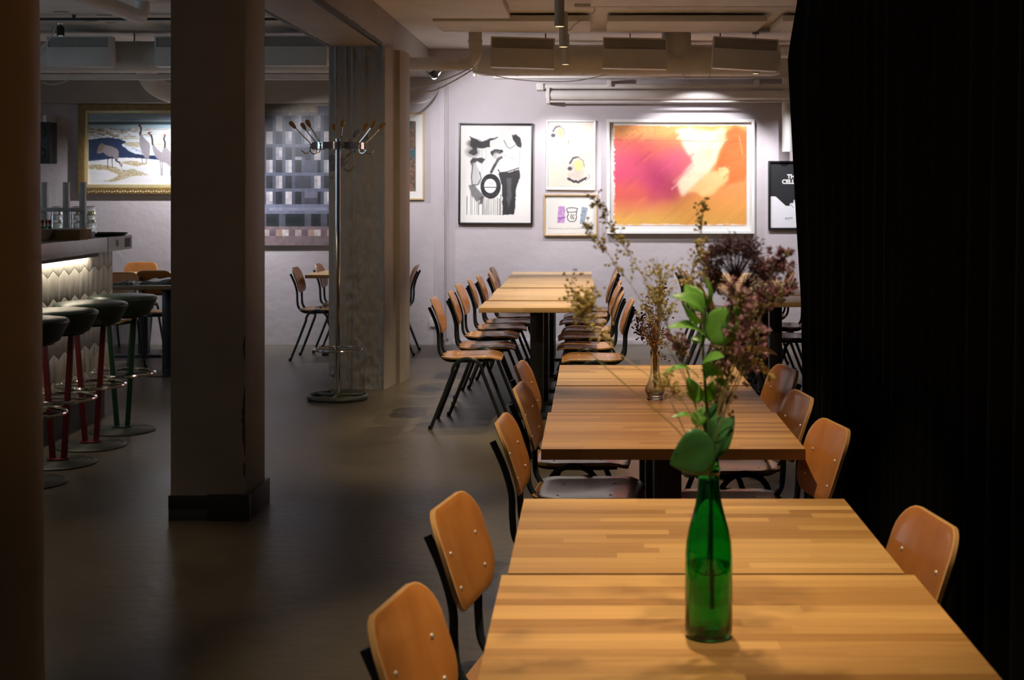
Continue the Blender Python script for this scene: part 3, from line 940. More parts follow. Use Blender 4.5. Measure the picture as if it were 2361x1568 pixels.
def picture(name, label, cat, px0, py0, px1, py1, bar, depth, mat, cv, margin, matm='mat_board', glaze=True, off=0.012, rot=0.0, group='framed pictures on the back wall', gloss=False):
    a = P(px0, py1, YW - depth); c = P(px1, py0, YW - depth)
    w, h = c.x - a.x, c.z - a.z
    t = thing(name, label, cat, ((a.x + c.x) / 2, YW - 0.001, (a.z + c.z) / 2), 0, group)
    t.rotation_euler = (0, rot, 0)
    frame_parts(t, w, h, bar, depth, mat)
    MB().box(-w / 2 + bar * 0.8, w / 2 - bar * 0.8, -off + 0.002, -0.001, -h / 2 + bar * 0.8, h / 2 - bar * 0.8).build('mount', matm, t)
    pw, ph_ = w - 2 * bar - margin[0] - margin[1], h - 2 * bar - margin[2] - margin[3]
    pr = obj('artwork', print_mesh(cv, pw, ph_), 'print_gloss' if gloss else 'print', t)
    pr.location = ((margin[0] - margin[1]) / 2, -off - 0.001, (margin[3] - margin[2]) / 2)
    if glaze:
        MB().box(-w / 2 + bar * 0.9, w / 2 - bar * 0.9, -depth + 0.006, -depth + 0.0075, -h / 2 + bar * 0.9, h / 2 - bar * 0.9).build('glazing', 'pane', t)
    return t

INK = (22, 22, 24)
# --- ink painting (coordinates of a 4.127x enlargement)
cv = Canvas(590, 195, 1258, 1120, 170, 230, (236, 234, 230))
n1 = cv.noise(60, seed=2); n2 = cv.noise(25, seed=5)
for x in [652, 688, 700, 726, 745, 762, 800, 812, 828, 842, 856, 872, 886, 905, 921, 940, 960, 972]:
    cv.stroke([(x, 850 + R.random() * 60), (x + R.uniform(-3, 3), 1045)], R.uniform(4, 8), (70, 68, 70), 0.75)
for x in (730, 792, 832, 1010, 1145): cv.stroke([(x, 420), (x, 620 + R.random() * 90)], 4, (150, 150, 152), 0.6)
cv.poly([(668, 295), (722, 322), (772, 352), (880, 322), (955, 308), (872, 346), (862, 402), (800, 417), (742, 402), (752, 462), (700, 482), (664, 452), (702, 420), (680, 380), (690, 332)], (34, 34, 36), 0.95, 1, 9, 3)
cv.ell(720, 370, 70, 40, INK, 0.6, 0.6); cv.ell(700, 450, 60, 45, (60, 60, 62), 0.5, 0.9)
cv.poly([(1070, 290), (1110, 275), (1150, 310), (1168, 370), (1160, 410), (1120, 395), (1095, 350)], (30, 30, 32), 0.95, 3, 8, 8)
cv.stroke([(1000, 340), (1030, 400), (1060, 415), (1110, 380)], 9, (90, 90, 92), 0.8)
cv.stroke([(1165, 390), (1150, 440), (1145, 600)], 6, (120, 120, 120), 0.7)
cv.poly([(990, 470), (1140, 480), (1145, 600), (985, 650)], (205, 205, 204), 0.6, 5, 20, 9)
cv.stroke([(1000, 480), (1060, 500), (1105, 515)], 8, (100, 100, 100), 0.6, tex=n2)
cv.poly([(872, 445), (925, 424), (985, 432), (995, 450), (960, 470), (940, 455), (905, 465), (890, 500)], (36, 36, 38), 0.95, 1, 8, 12)
cv.ell(935, 480, 45, 40, (165, 165, 166), 0.7, 0.7, tex=n2 * 1.4)
cv.stroke([(975, 500), (945, 520), (905, 590), (880, 640)], 26, (38, 38, 40), 0.9, tex=np.clip(n1 * 1.8, 0, 1))
cv.poly([(680, 540), (700, 508), (790, 505), (818, 520), (790, 560), (750, 530), (725, 560), (690, 580)], (52, 52, 54), 0.95, 2, 8, 21)
cv.poly([(700, 560), (730, 545), (770, 640), (780, 740), (745, 770), (700, 740), (690, 650)], (190, 190, 190), 0.8, 4, 14, 5)
cv.stroke([(705, 570), (692, 690), (700, 760)], 10, (60, 60, 62), 0.8); cv.stroke([(770, 640), (785, 700), (755, 760), (700, 765)], 9, (55, 55, 57), 0.8)
cv.poly([(662, 770), (720, 755), (790, 850), (800, 880), (745, 930), (705, 880), (690, 830)], (95, 95, 97), 0.8, 4, 14, 31)
cv.poly([(950, 655), (1050, 640), (1150, 612), (1152, 680), (1118, 800), (1112, 920), (1100, 1045), (985, 1045), (990, 900), (976, 760)], (36, 36, 39), 0.96, 1, 10, 17)
cv.poly([(1030, 700), (1075, 690), (1072, 900), (1045, 1000), (1030, 900)], (120, 120, 122), 0.55, 6, 10, 19)
cv.stroke([(945, 615), (960, 645), (1020, 640), (1140, 600)], 10, INK, 0.9)
d = np.sqrt(((cv.X - 875) / 96) ** 2 + ((cv.Y - 775) / 118) ** 2); d2 = np.sqrt(((cv.X - 871) / 58) ** 2 + ((cv.Y - 772) / 68) ** 2)
cv.blend(np.clip((1 - d) * 18 + 0.5, 0, 1) * np.clip((d2 - 1) * 12 + 0.5, 0, 1) * np.clip(0.75 + 0.5 * n2, 0, 1), (26, 26, 28))
cv.stroke([(815, 785), (928, 785)], 8, (40, 40, 42), 0.9); cv.ell(880, 745, 30, 24, (190, 190, 190), 0.6, 0.8)
cv.poly([(775, 880), (815, 870), (800, 940), (765, 950)], (60, 60, 62), 0.8, 2, 8, 33)
picture('framed_painting', 'tall black framed ink painting with drips and a dark ring', 'picture', 1057, 284, 1229, 518, 0.020, 0.035, 'black_frame', cv, (0.0, 0.0, 0.0, 0.0), rot=0.006)
# --- two brush heads print
cv = Canvas(1425, 205, 1820, 790, 110, 150, (226, 212, 196))
n2 = cv.noise(22, seed=8)
for (cx, cy, s) in ((1510, 300, 1.0), (1675, 600, 1.25)):
    cv.ell(cx, cy + 40 * s, 55 * s, 75 * s, (196, 184, 176), 0.75, 0.5, tex=np.clip(n2 * 1.6, 0, 1))
    cv.ell(cx + 18, cy - 5, 30 * s, 42 * s, (228, 212, 140), 0.9, 0.4)
    cv.stroke([(cx - 48 * s, cy - 20 * s), (cx - 25 * s, cy - 58 * s), (cx + 12 * s, cy - 66 * s)], 17, (52, 54, 66), 0.9, tex=np.clip(n2 * 1.7, 0, 1))
    cv.stroke([(cx + 12 * s, cy - 62 * s), (cx + 48 * s, cy - 40 * s), (cx + 56 * s, cy + 5 * s)], 9, (130, 130, 138), 0.8)
    cv.ell(cx - 48 * s, cy + 20 * s, 20, 17, (50, 52, 62), 0.85, 0.6)
    cv.stroke([(cx - 60 * s, cy + 60 * s), (cx - 40 * s, cy + 110 * s), (cx + 30 * s, cy + 125 * s)], 8, (140, 135, 140), 0.6, tex=n2)
    cv.stroke([(cx + 88 * s, cy + 60 * s), (cx + 95 * s, cy + 85 * s), (cx + 80 * s, cy + 100 * s)], 5, (70, 70, 80), 0.8)
for k in range(26):
    x = 1600 + k * 6.5; y = 715 + 30 * math.sin(k / 25 * PI) + R.uniform(-9, 9)
    cv.ell(x, y, 10, 8, (48, 50, 60), 0.85, 0.7)
cv.ell(1490, 672, 12, 10, (235, 210, 140), 0.7)
picture('framed_print', 'white framed print with two brushed head shapes', 'picture', 1259, 277, 1373, 438, 0.016, 0.03, 'white_frame', cv, (0.012, 0.012, 0.012, 0.018), rot=0.008)
# --- small oak framed print
cv = Canvas(1410, 885, 1850, 1235, 130, 104, (228, 226, 220))
n2 = cv.noise(14, 30, seed=4)
cv.poly([(1512, 960), (1580, 962), (1572, 1132), (1500, 1130)], (176, 120, 190), 0.85, 1, 3, 2, tex=np.clip(0.35 + n2, 0, 1))
cv.stroke([(1510, 1085), (1575, 1075)], 14, (140, 70, 160), 0.8); cv.stroke([(1512, 1120), (1540, 1090)], 8, (150, 80, 170), 0.7)
cv.poly([(1742, 965), (1802, 978), (1765, 1150), (1722, 1138)], (146, 160, 178), 0.95, 0)
cv.stroke([(1728, 1052), (1752, 1055)], 5, (100, 112, 130)); cv.ell(1764, 1015, 5, 5, (40, 40, 60)); cv.ell(1742, 1105, 4, 4, (60, 60, 80))
for pts in ([(1595, 990), (1610, 978), (1660, 976), (1700, 985)], [(1592, 995), (1602, 1018), (1640, 1024), (1690, 1015), (1700, 988)], [(1604, 1022), (1612, 1050), (1596, 1062)], [(1692, 1020), (1686, 1050), (1690, 1072)], [(1598, 1062), (1606, 1100), (1628, 1118), (1660, 1116)], [(1690, 1072), (1684, 1100), (1668, 1116)], [(1640, 1045), (1634, 1070), (1642, 1090)], [(1664, 1046), (1652, 1062), (1660, 1090), (1668, 1084)]):
    cv.stroke(pts, 7.5, (40, 44, 56), 0.95)
pts = [(1410, 1186)] + [(1410 + k * 20, 1188 + R.uniform(-4, 4)) for k in range(1, 22)] + [(1850, 1190)]
cv.stroke(pts, 5, (150, 136, 124), 0.9)
picture('framed_print', 'small oak framed print with a brushed vase and a purple patch', 'picture', 1253, 448, 1377, 544, 0.014, 0.035, 'oak_frame', cv, (0.03, 0.03, 0.03, 0.012))
# --- large warm abstract (plain stand-in of washes)
cv = Canvas(0, 0, 1200, 890, 220, 164, (226, 140, 80))
na = cv.noise(420, seed=11); nb = cv.noise(120, seed=12); nc = cv.noise(50, 20, seed=13)
cv.blend(np.clip(1.2 - cv.X / 600 - 0.0 * cv.Y, 0, 1) * 0.8, (206, 84, 84))
cv.ell(180, 430, 420, 260, (186, 58, 98), 0.8, 0.8, tex=np.clip(na * 1.7, 0, 1))
cv.ell(480, 520, 210, 180, (168, 44, 98), 0.6, 0.9, tex=np.clip(nb * 1.7, 0, 1))
cv.ell(620, 330, 210, 130, (214, 90, 124), 0.7, 0.9)
cv.ell(130, 640, 200, 140, (204, 92, 72), 0.7, 0.8)
cv.blend(np.clip((cv.Y - 640) / 200, 0, 1) * 0.9, (222, 176, 82))
cv.ell(1000, 820, 420, 240, (218, 150, 70), 0.9, 0.9, tex=np.clip(na + 0.3, 0, 1))
cv.blend(np.clip((160 - cv.Y) / 90, 0, 1) * 0.75, (228, 172, 92))
cv.poly([(960, 120), (1080, 20), (1200, 60), (1200, 480), (1020, 520), (930, 420)], (214, 106, 44), 0.95, 12, 40, 15, tex=np.clip(0.6 + nc * 0.6, 0, 1))
cv.poly([(540, 30), (980, 20), (1010, 120), (930, 330), (760, 520), (600, 620), (570, 500), (700, 330), (640, 180)], (250, 236, 200), 0.92, 22, 60, 16, tex=np.clip(0.55 + nb, 0, 1))
cv.poly([(640, 600), (900, 400), (1050, 380), (1030, 470), (800, 640)], (244, 206, 140), 0.8, 16, 40, 19)
cv.poly([(940, 380), (1020, 370), (1046, 410), (970, 480)], (240, 200, 140), 0.8, 4, 14, 20)
cv.stroke([(0, 128), (420, 136), (760, 140), (1200, 146)], 7, (140, 60, 66), 0.5, tex=np.clip(nb * 1.6, 0, 1))
cv.stroke([(640, 890), (800, 740)], 5, (200, 90, 50), 0.6); cv.stroke([(1130, 90), (1165, 260)], 5, (240, 200, 160), 0.6)
e = np.minimum.reduce([cv.X, cv.Y + 8, 890 - cv.Y]) + (nc - 0.5) * 40
cv.blend(np.clip((16 - e) / 14, 0, 1), (236, 214, 206))
for k in range(60):
    x, y = R.uniform(40, 1150), R.uniform(40, 860); L_ = R.uniform(60, 180)
    i_ = min(cv.ny - 1, int(y / 890 * cv.ny)); j_ = min(cv.nx - 1, int(x / 1200 * cv.nx))
    c0 = cv.C[i_, j_] * R.uniform(0.86, 1.1)
    cv.stroke([(x - L_ * 0.5, y + L_ * 0.42), (x + L_ * 0.5, y - L_ * 0.42)], R.uniform(8, 30), c0, 0.45, 0.8)
for k in range(70):
    cv.ell(R.uniform(10, 420), R.uniform(5, 90), R.uniform(3, 9), R.uniform(2, 6), (196, 110, 80), 0.5, 0.8)
picture('framed_print', 'largest framed print, warm orange and magenta washes in a white frame', 'picture', 1399, 275, 1740, 539, 0.030, 0.06, 'white_frame', cv, (0.035, 0.045, 0.028, 0.05), matm='white_frame', off=0.02)
# --- narrow print behind the column
cv = Canvas(0, 0, 320, 760, 90, 200, (30, 44, 50))
nb = cv.noise(48, seed=31); nc = cv.noise(20, seed=32)
m = (np.abs(np.sin(nb * 26 + nc * 5)) > 0.66) * 1.0
cv.blend(cv.soft(m, 1) * 0.85, (176, 118, 84))
cv.blend((cv.noise(90, seed=40) > 0.62) * 0.8, (40, 92, 104))
for k in range(5): cv.stroke([(150 + k * 22, 660), (270 + k * 14, 760)], 7, (176, 118, 84), 0.8)
picture('framed_print', 'narrow oak framed print of dark blue and copper shapes beside the rough column', 'picture', 868, 259, 978, 461, 0.016, 0.03, 'oak_frame', cv, (0.07, 0.07, 0.07, 0.07), gloss=True)
# --- poster
cv = Canvas(1658, 533, 1965, 1095, 170, 310, (24, 26, 30))
cv.poly([(1658, 824), (1700, 824), (1782, 905), (1800, 920), (1965, 920), (1965, 1095), (1658, 1095)], (226, 226, 232))
cv.poly([(1782, 905), (1812, 905), (1812, 880), (1840, 880), (1840, 852), (1870, 852), (1870, 824), (1965, 824), (1965, 922), (1800, 922)], (226, 226, 232))
for (x, y) in ((1812, 880), (1840, 852), (1870, 826)):
    cv.stroke([(x, y), (x + 30, y + 40)], 3, (30, 30, 36)); cv.stroke([(x, y), (x + 28, y)], 3, (30, 30, 36)); cv.stroke([(x, y), (x, y + 28)], 3, (30, 30, 36))
pt = picture('poster', 'black framed black and white poster half hidden by the curtain', 'poster', 1772, 371, 1870, 530, 0.020, 0.03, 'black_frame', cv, (0, 0, 0, 0))
def text_mesh(s, size, offset=0.0, shear=0.0):
    c = bpy.data.curves.new('txt', 'FONT'); c.body = s; c.size = size; c.space_character = 1.25 if size < 0.04 else 1.0; c.offset = offset; c.shear = shear
    c.extrude = 0.0006; c.align_x = 'LEFT'; c.align_y = 'BOTTOM_BASELINE'
    o = bpy.data.objects.new('txt', c); COL.objects.link(o)
    bpy.context.view_layer.update()
    me = bpy.data.meshes.new_from_object(o.evaluated_get(bpy.context.evaluated_depsgraph_get()))
    bpy.data.objects.remove(o, do_unlink=True); bpy.data.curves.remove(c)
    return me
for (s, px, py, size, offs, mat) in (('TH', 1815.5, 411.5, 0.057, 0.0026, 'white_frame'), ('CELL', 1803.5, 423.5, 0.057, 0.0026, 'white_frame'), ('PUTT', 1811, 506, 0.026, 0.0004, 'black_frame')):
    me = text_mesh(s, size, offs)
    o = obj('lettering', me, mat, pt)
    wp = P(px, py, YW - 0.03)
    o.location = (wp.x - pt.location.x, -0.0140, wp.z - pt.location.z)
    o.rotation_euler = (PI / 2, 0, 0)
    if s == 'PUTT': o.scale = (1.0, 1, 1)

# --- bird painting in a gilt frame (coordinates of a 6.818x enlargement)
cv = Canvas(165, 220, 1900, 1335, 330, 212, (206, 214, 222))
na = cv.noise(300, 60, seed=1); nb = cv.noise(60, 18, seed=2); nc = cv.noise(16, seed=3)
cv.blend(np.clip((360 - cv.Y) / 40, 0, 1), (146, 164, 184)); cv.blend(np.clip(na * 2 - 0.8, 0, 1) * (cv.Y < 350), (188, 196, 208))
cv.rect(165, 348, 1900, 396, (66, 92, 96)); cv.blend(((cv.Y > 396) & (cv.Y < 460)) * 0.8, (160, 186, 200))
cv.blend(((cv.Y > 455) & (cv.Y < 590)) * np.clip(nb * 3.2 - 1.3, 0, 1) * np.clip(1.6 - cv.X / 900, 0.15, 1), (132, 106, 66))
cv.stroke([(600, 470), (820, 480)], 26, (110, 146, 166), 0.7); cv.stroke([(980, 474), (1450, 472)], 8, (150, 130, 90), 0.7)
cv.poly([(165, 628), (300, 620), (380, 598), (470, 602), (560, 600), (700, 632), (768, 664), (700, 715), (800, 800), (860, 835), (960, 862), (1130, 878), (1400, 900), (1900, 905), (1900, 1000), (1250, 945), (1080, 925), (860, 912), (640, 915), (400, 945), (165, 970)], (40, 52, 84), 1, 1, 10, 4)
cv.blend(np.clip(nb * 3 - 1.5, 0, 1) * cv.polymask([(165, 640), (700, 660), (1200, 900), (165, 950)]) * 0.45, (66, 80, 112))
cv.poly([(165, 975), (400, 948), (640, 918), (860, 916), (1080, 930), (1250, 950), (1900, 1005), (1900, 1335), (165, 1335)], (222, 222, 224), 1, 2, 8, 6)
cv.blend((cv.Y > 940) * np.clip(na * 2 - 0.9, 0, 1) * 0.6, (196, 208, 222))
for pts in ([(730, 690), (860, 665), (975, 680), (970, 745), (820, 740)], [(165, 1020), (400, 1020), (620, 1060), (700, 1110), (900, 1090), (1140, 1180), (880, 1200), (700, 1250), (560, 1290), (380, 1285), (560, 1245), (650, 1180), (480, 1110), (165, 1085)], [(700, 975), (860, 955), (1010, 985), (1130, 1010), (930, 1045), (760, 1010)], [(620, 600), (960, 605), (960, 620), (700, 625)], [(1140, 690), (1500, 695), (1500, 715), (1200, 710)]):
    cv.poly(pts, (164, 146, 98), 0.9, 1, 14, 9, tex=np.clip(nc * 1.9 - 0.15, 0, 1))
def crane(body, neck, beak, legs, cap, shade=(150, 146, 152)):
    for l in legs: cv.stroke(l, 9, (70, 60, 58))
    cv.poly(body, shade, 1, 1)
    cv.poly([(x + 12, y + 18) for x, y in body], (120, 112, 114), 0.35, 3)
    cv.stroke(neck, 26, (52, 46, 46)); cv.stroke(beak, 10, (170, 150, 96))
    cv.ell(neck[0][0], neck[0][1], 26, 20, (60, 44, 44)); cv.ell(cap[0], cap[1], 18, 9, (176, 44, 44), 1, 0.4); cv.ell(cap[0] + cap[2], cap[1] + 18, 10, 11, (226, 220, 220), 1, 0.4)
crane([(985, 545), (1015, 548), (1060, 610), (1130, 670), (1152, 720), (1140, 850), (1132, 930), (1065, 915), (1040, 850), (1000, 780), (975, 700)], [(990, 412), (1008, 445), (1005, 490), (992, 550)], [(965, 425), (912, 432)], [[(1025, 820), (1030, 1015)], [(1088, 900), (1090, 1000)]], (1000, 398, 14))
crane([(1180, 700), (1210, 700), (1260, 770), (1340, 830), (1400, 930), (1400, 990), (1320, 975), (1240, 900), (1195, 800)], [(1145, 530), (1172, 570), (1186, 620), (1192, 705)], [(1118, 540), (1062, 550)], [[(1310, 970), (1328, 1080), (1330, 1190)], [(1346, 980), (1350, 1070), (1345, 1190)]], (1155, 518, 6))
crane([(1360, 740), (1405, 742), (1460, 800), (1560, 880), (1600, 980), (1540, 1010), (1460, 1040), (1380, 970), (1340, 900), (1338, 820)], [(1378, 572), (1372, 620), (1392, 680), (1388, 745)], [(1402, 585), (1450, 592)], [[(1470, 1030), (1480, 1200)], [(1520, 1010), (1525, 1190)]], (1385, 556, -16))
cv.poly([(300, 840), (330, 730), (380, 685), (430, 712), (540, 735), (620, 770), (655, 820), (650, 880), (636, 960), (596, 950), (560, 905), (480, 890), (400, 830), (350, 850)], (136, 128, 132), 1, 1, 5)
cv.poly([(300, 840), (330, 730), (380, 685), (430, 712), (400, 790)], (120, 104, 86), 0.8, 2, 8, 4)
for l in ([(478, 880), (476, 1000), (470, 1075)], [(545, 890), (545, 980), (555, 1075)]): cv.stroke(l, 10, (50, 44, 46))
cv.stroke([(600, 945), (620, 970), (665, 985), (680, 1020), (696, 1045)], 20, (56, 48, 50)); cv.ell(688, 1010, 10, 24, (216, 210, 210), 0.9); cv.ell(704, 1010, 8, 20, (180, 60, 50), 0.9); cv.stroke([(698, 1050), (712, 1110)], 8, (196, 176, 120))
a = P(181, 447, YW - 0.04); c_ = P(474, 240, YW - 0.04)
w_, h_ = c_.x - a.x, c_.z - a.z
t = thing('gilt_framed_painting', 'large gilt framed painting of grey cranes on a snowy shore', 'painting', ((a.x + c_.x) / 2, YW - 0.001, (a.z + c_.z) / 2), 0, 'framed pictures on the back wall')
frame_parts(t, w_, h_, 0.062, 0.055, 'gold_dark'); frame_parts(t, w_ - 0.115, h_ - 0.115, 0.035, 0.04, 'gold_light', name='inner_rail')
pr = obj('artwork', print_mesh(cv, w_ - 0.18, h_ - 0.18), 'print_gloss', t); pr.location = (0, -0.022, 0)
MB().box(-w_ / 2 + 0.03, w_ / 2 - 0.03, -0.018, -0.001, -h_ / 2 + 0.03, h_ / 2 - 0.03).build('backing_board', 'wood_box', t)
orn = MB()
for k in range(46):
    x = -w_ / 2 + 0.05 + (w_ - 0.1) * k / 45
    orn.ball((x, -0.056, -h_ / 2 + 0.022 + 0.005 * math.sin(k * 2.1)), 0.009, 6, 4, (1.3, 0.5, 0.8))
orn.build('carved_ornament', 'gold_light', t)['kind'] = 'stuff'

# --- checkered weaving: coarse squares, one face colour each
a = P(540, 566, YW - 0.03); c_ = P(806, 230, YW - 0.03)
w_, h_ = c_.x - a.x, c_.z - a.z
bx_ = 7.45; nx = 36; ny = 46
grid = np.zeros((ny, nx, 3)) + np.array((74, 76, 90))
def cell(x0, y0, x1, y1, col):
    # px in a 4.356x enlargement with origin (600, 220)
    i0 = int(round((600 + x0 / 4.356 - 540) / 266 * nx)); i1 = int(round((600 + x1 / 4.356 - 540) / 266 * nx))
    j0 = int(round((220 + y0 / 4.356 - 230) / 336 * ny)); j1 = int(round((220 + y1 / 4.356 - 230) / 336 * ny))
    grid[max(0, j0):max(0, j1), max(0, i0):max(0, i1)] = col
CR = (112, 102, 88); GR = (142, 142, 150); DK = (28, 32, 40); MD = (62, 66, 80); LT = (176, 172, 176)
grid[:5] = CR
for i in range(nx):
    dd = abs((i - 17) / 17.0)
    grid[int(5 - 2.0 * dd):7, i] = (84, 80, 80)
    if dd > 0.5: grid[int(4 - 2.2 * dd):6, i] = (64, 64, 76)
rows = [(200, 355), (362, 495), (525, 655), (660, 790), (822, 950), (952, 1085)]
x_per = [-420, -325, -230, -135, -40, 55, 150, 245, 340, 435, 530, 625, 720, 815]
for r_, (ya, yb) in enumerate(rows):
    for q, x in enumerate(x_per):
        lightcell = (q + r_) % 2 == 0
        light_fade = 0.55 + 0.09 * r_  # squares darken upward: light falloff painted into the weave
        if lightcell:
            cell(x, ya, x + 64, yb, tuple(v * light_fade for v in (GR if (q * 7 + r_) % 3 else LT)))
            cell(x + 32, ya, x + 64, yb - 30, tuple(v * light_fade for v in LT))
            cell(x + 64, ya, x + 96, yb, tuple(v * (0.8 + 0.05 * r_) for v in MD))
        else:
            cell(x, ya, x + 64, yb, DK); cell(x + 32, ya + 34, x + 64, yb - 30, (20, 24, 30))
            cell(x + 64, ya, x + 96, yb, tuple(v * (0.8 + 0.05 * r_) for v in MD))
    cell(-500, yb, 1000, yb + 31, tuple(v * (0.8 + 0.1 * r_) for v in (66, 70, 84)))
cell(345, 525, 508, 630, DK); cell(345, 822, 508, 920, (44, 46, 58)); cell(443, 660, 575, 790, (56, 58, 72)); cell(443, 952, 575, 1083, (92, 90, 108)); cell(443, 1020, 575, 1083, (60, 60, 72))
cell(-500, 1085, 1000, 1182, (104, 108, 130)); cell(85, 1115, 660, 1150, (124, 126, 146))
cell(-500, 1182, 1000, 1310, (78, 80, 94))
for (x0, x1) in ((-400, -260), (-220, -60), (50, 182), (248, 440), (508, 605), (680, 800)):
    cell(x0, 1182, x1, 1310, (30, 38, 42)); cell(x0 + 20, 1215, x1 - 20, 1280, (20, 28, 30))
cell(-500, 1310, 1000, 1520, (124, 108, 112))
for k, x in enumerate(range(-420, 800, 64)):
    cell(x, 1345, x + 64, 1410, [(196, 188, 186), (120, 96, 104), (170, 158, 156), (104, 86, 100), (160, 136, 122)][k % 5])
t = thing('woven_hanging', 'large checkered wall weaving of grey and blue squares between the two columns', 'wall hanging', ((a.x + c_.x) / 2, YW - 0.001, (a.z + c_.z) / 2))
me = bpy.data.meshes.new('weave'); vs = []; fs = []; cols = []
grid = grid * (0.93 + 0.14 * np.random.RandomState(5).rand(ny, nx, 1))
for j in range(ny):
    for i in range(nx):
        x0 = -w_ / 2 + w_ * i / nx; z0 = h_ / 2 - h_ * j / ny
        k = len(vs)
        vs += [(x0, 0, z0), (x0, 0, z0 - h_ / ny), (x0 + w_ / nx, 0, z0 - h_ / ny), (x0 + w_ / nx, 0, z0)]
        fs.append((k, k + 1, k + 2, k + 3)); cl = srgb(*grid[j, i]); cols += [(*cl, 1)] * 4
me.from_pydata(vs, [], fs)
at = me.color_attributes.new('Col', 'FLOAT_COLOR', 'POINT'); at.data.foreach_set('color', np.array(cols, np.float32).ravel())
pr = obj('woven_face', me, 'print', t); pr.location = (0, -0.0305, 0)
MB().box(-w_ / 2, w_ / 2, -0.03, 0, -h_ / 2, h_ / 2).build('stretcher', 'column_paint', t, bevel=0.003)

# --- wall speaker
sp = thing('loudspeaker', 'black wall loudspeaker on a bracket left of the bird painting', 'loudspeaker', P(104, 330, 13.45))
MB().box(-0.085, 0.085, -0.09, 0.09, -0.20, 0.20).build('cabinet', 'plastic_black', sp, bevel=0.012)
for z in (0.10, -0.10):
    o = MB().lathe([(0.035, 0.0), (0.042, 0.006), (0.052, 0.006), (0.052, 0.0)], 24).build('speaker_cone', 'mesh_dark', sp)
    o.matrix_local = Matrix.Translation((0.0, -0.089, z)) @ Matrix.Rotation(PI / 2, 4, 'X')
MB().box(-0.02, 0.02, -0.02, 0.24, 0.20, 0.27).build('bracket', 'alu', sp, bevel=0.004)

# ---------------------------------------------------------------- tables
TH = 0.033; TZ = 0.75
UNIT = MB().box(-0.5, 0.5, -0.5, 0.5, -0.5, 0.5).mesh('stave', smooth=False)
UNIT.materials.append(MATS['oak_stave'])
TM = {}
def table(label, x0, x1, y0, y1, group, staves=False, top='oak_far', rot=0.0, tone=(1, 1, 1), lift=0.0, round_base=False, post=0.045, posts=1):
    cx, cy = (x0 + x1) / 2, (y0 + y1) / 2
    w, d = (x1 - x0) / 2, (y1 - y0) / 2
    t = thing('dining_table', label, 'table', (cx, cy, 0), rot, group)
    t.scale = (1, 1, 1 + lift / TZ)
    if staves:
        # butcher block: glued staves of unequal length over a thin core
        core = MB().box(-w + 0.003, w - 0.003, -d + 0.003, d - 0.003, TZ - TH + 0.002, TZ - 0.006).build('tabletop', 'oak_stave', t)
        rows = max(4, int(round(2 * d / 0.0415))); rh = 2 * d / rows
        for r_ in range(rows):
            yc = -d + rh * (r_ + 0.5)
            cuts = [-w]
            x = -w - R.uniform(0.0, 0.32)
            while True:
                x += R.uniform(0.26, 0.62)
                if x > w - 0.10: break
                if x > -w + 0.10: cuts.append(x)
            cuts.append(w)
            for a_, b_ in zip(cuts[:-1], cuts[1:]):
                o = bpy.data.objects.new('stave', UNIT); COL.objects.link(o); o.parent = core
                dz = R.uniform(-0.00012, 0.00012)
                o.location = ((a_ + b_) / 2, yc, TZ - TH / 2 + dz)
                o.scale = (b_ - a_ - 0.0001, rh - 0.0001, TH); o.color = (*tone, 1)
    else:
        k = ('top', round(w, 3), round(d, 3), top)
        if k not in TM: TM[k] = MB().box(-w, w, -d, d, TZ - TH, TZ).mesh('tabletop', bevel=0.003)
        obj('tabletop', TM[k], top, t).color = (*tone, 1)
    k = ('post', post)
    if k not in TM:
        TM[k] = MB().box(-post, post, -post, post, 0.022, TZ - TH - 0.008).mesh('post', bevel=0.008)
        rib = MB()
        for s in (-1, 1): rib.box(-post * 0.45, post * 0.45, s * post, s * (post + 0.006), 0.03, TZ - TH - 0.012)
        TM[('rib', post)] = rib.mesh('rib', bevel=0.002)
        TM['plate'] = MB().box(-0.2, 0.2, -0.2, 0.2, TZ - TH - 0.008, TZ - TH - 0.0005).mesh('top_plate', bevel=0.002)
        TM['base'] = MB().box(-0.225, 0.225, -0.225, 0.225, 0.0, 0.022).mesh('base_plate', bevel=0.005)
        TM['round'] = MB().lathe([(0.24, 0), (0.24, 0.008), (0.06, 0.028), (0.045, 0.05)], 32).mesh('base_plate')
    obj('post', TM[k], 'black_metal', t)
    obj('post_rib', TM[('rib', post)], 'black_metal', t)
    obj('top_plate', TM['plate'], 'black_metal', t)
    obj('base_plate', TM['round'] if round_base else TM['base'], 'black_metal', t)
    return t

# front table of three
G1 = 'oak tables pushed together in the foreground'
table('oak block table under the green bottle, in the foreground', -0.182, 0.662, 2.175, 2.838, G1, True, tone=(0.95, 0.92, 0.88))
table('oak block table at the far end of the foreground row, behind the green bottle', -0.170, 0.645, 2.85, 3.535, G1, True)
table('oak block table closest to the camera, below the bottom edge', -0.18, 0.65, 1.49, 2.165, G1, True)
G2 = 'oak tables pushed together in the middle row'
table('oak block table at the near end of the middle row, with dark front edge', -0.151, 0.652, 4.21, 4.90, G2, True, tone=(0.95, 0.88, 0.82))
table('oak block table in the centre of the middle row, under the small glass vase', -0.140, 0.640, 4.91, 5.55, G2, True, tone=(0.84, 0.76, 0.68))  # shade between the lamps put into the tone, beside darker wood
table('oak block table at the far end of the middle row, brightly lit', -0.138, 0.640, 5.56, 6.20, G2, True, tone=(1.08, 1.14, 1.2), lift=0.002)  # lamplight put into the tone, beside paler wood
G3 = 'oak tables pushed together in the far left row'
ys3 = [9.19, 9.76, 10.40, 11.00, 12.10, 13.17]
labs = ['nearest table of the long far row, showing its oak front edge', 'second table from the front of the long far row', 'third table from the front of the long far row', 'fourth table from the front of the long far row, deeper than the others', 'last table of the long far row, next to the back wall']
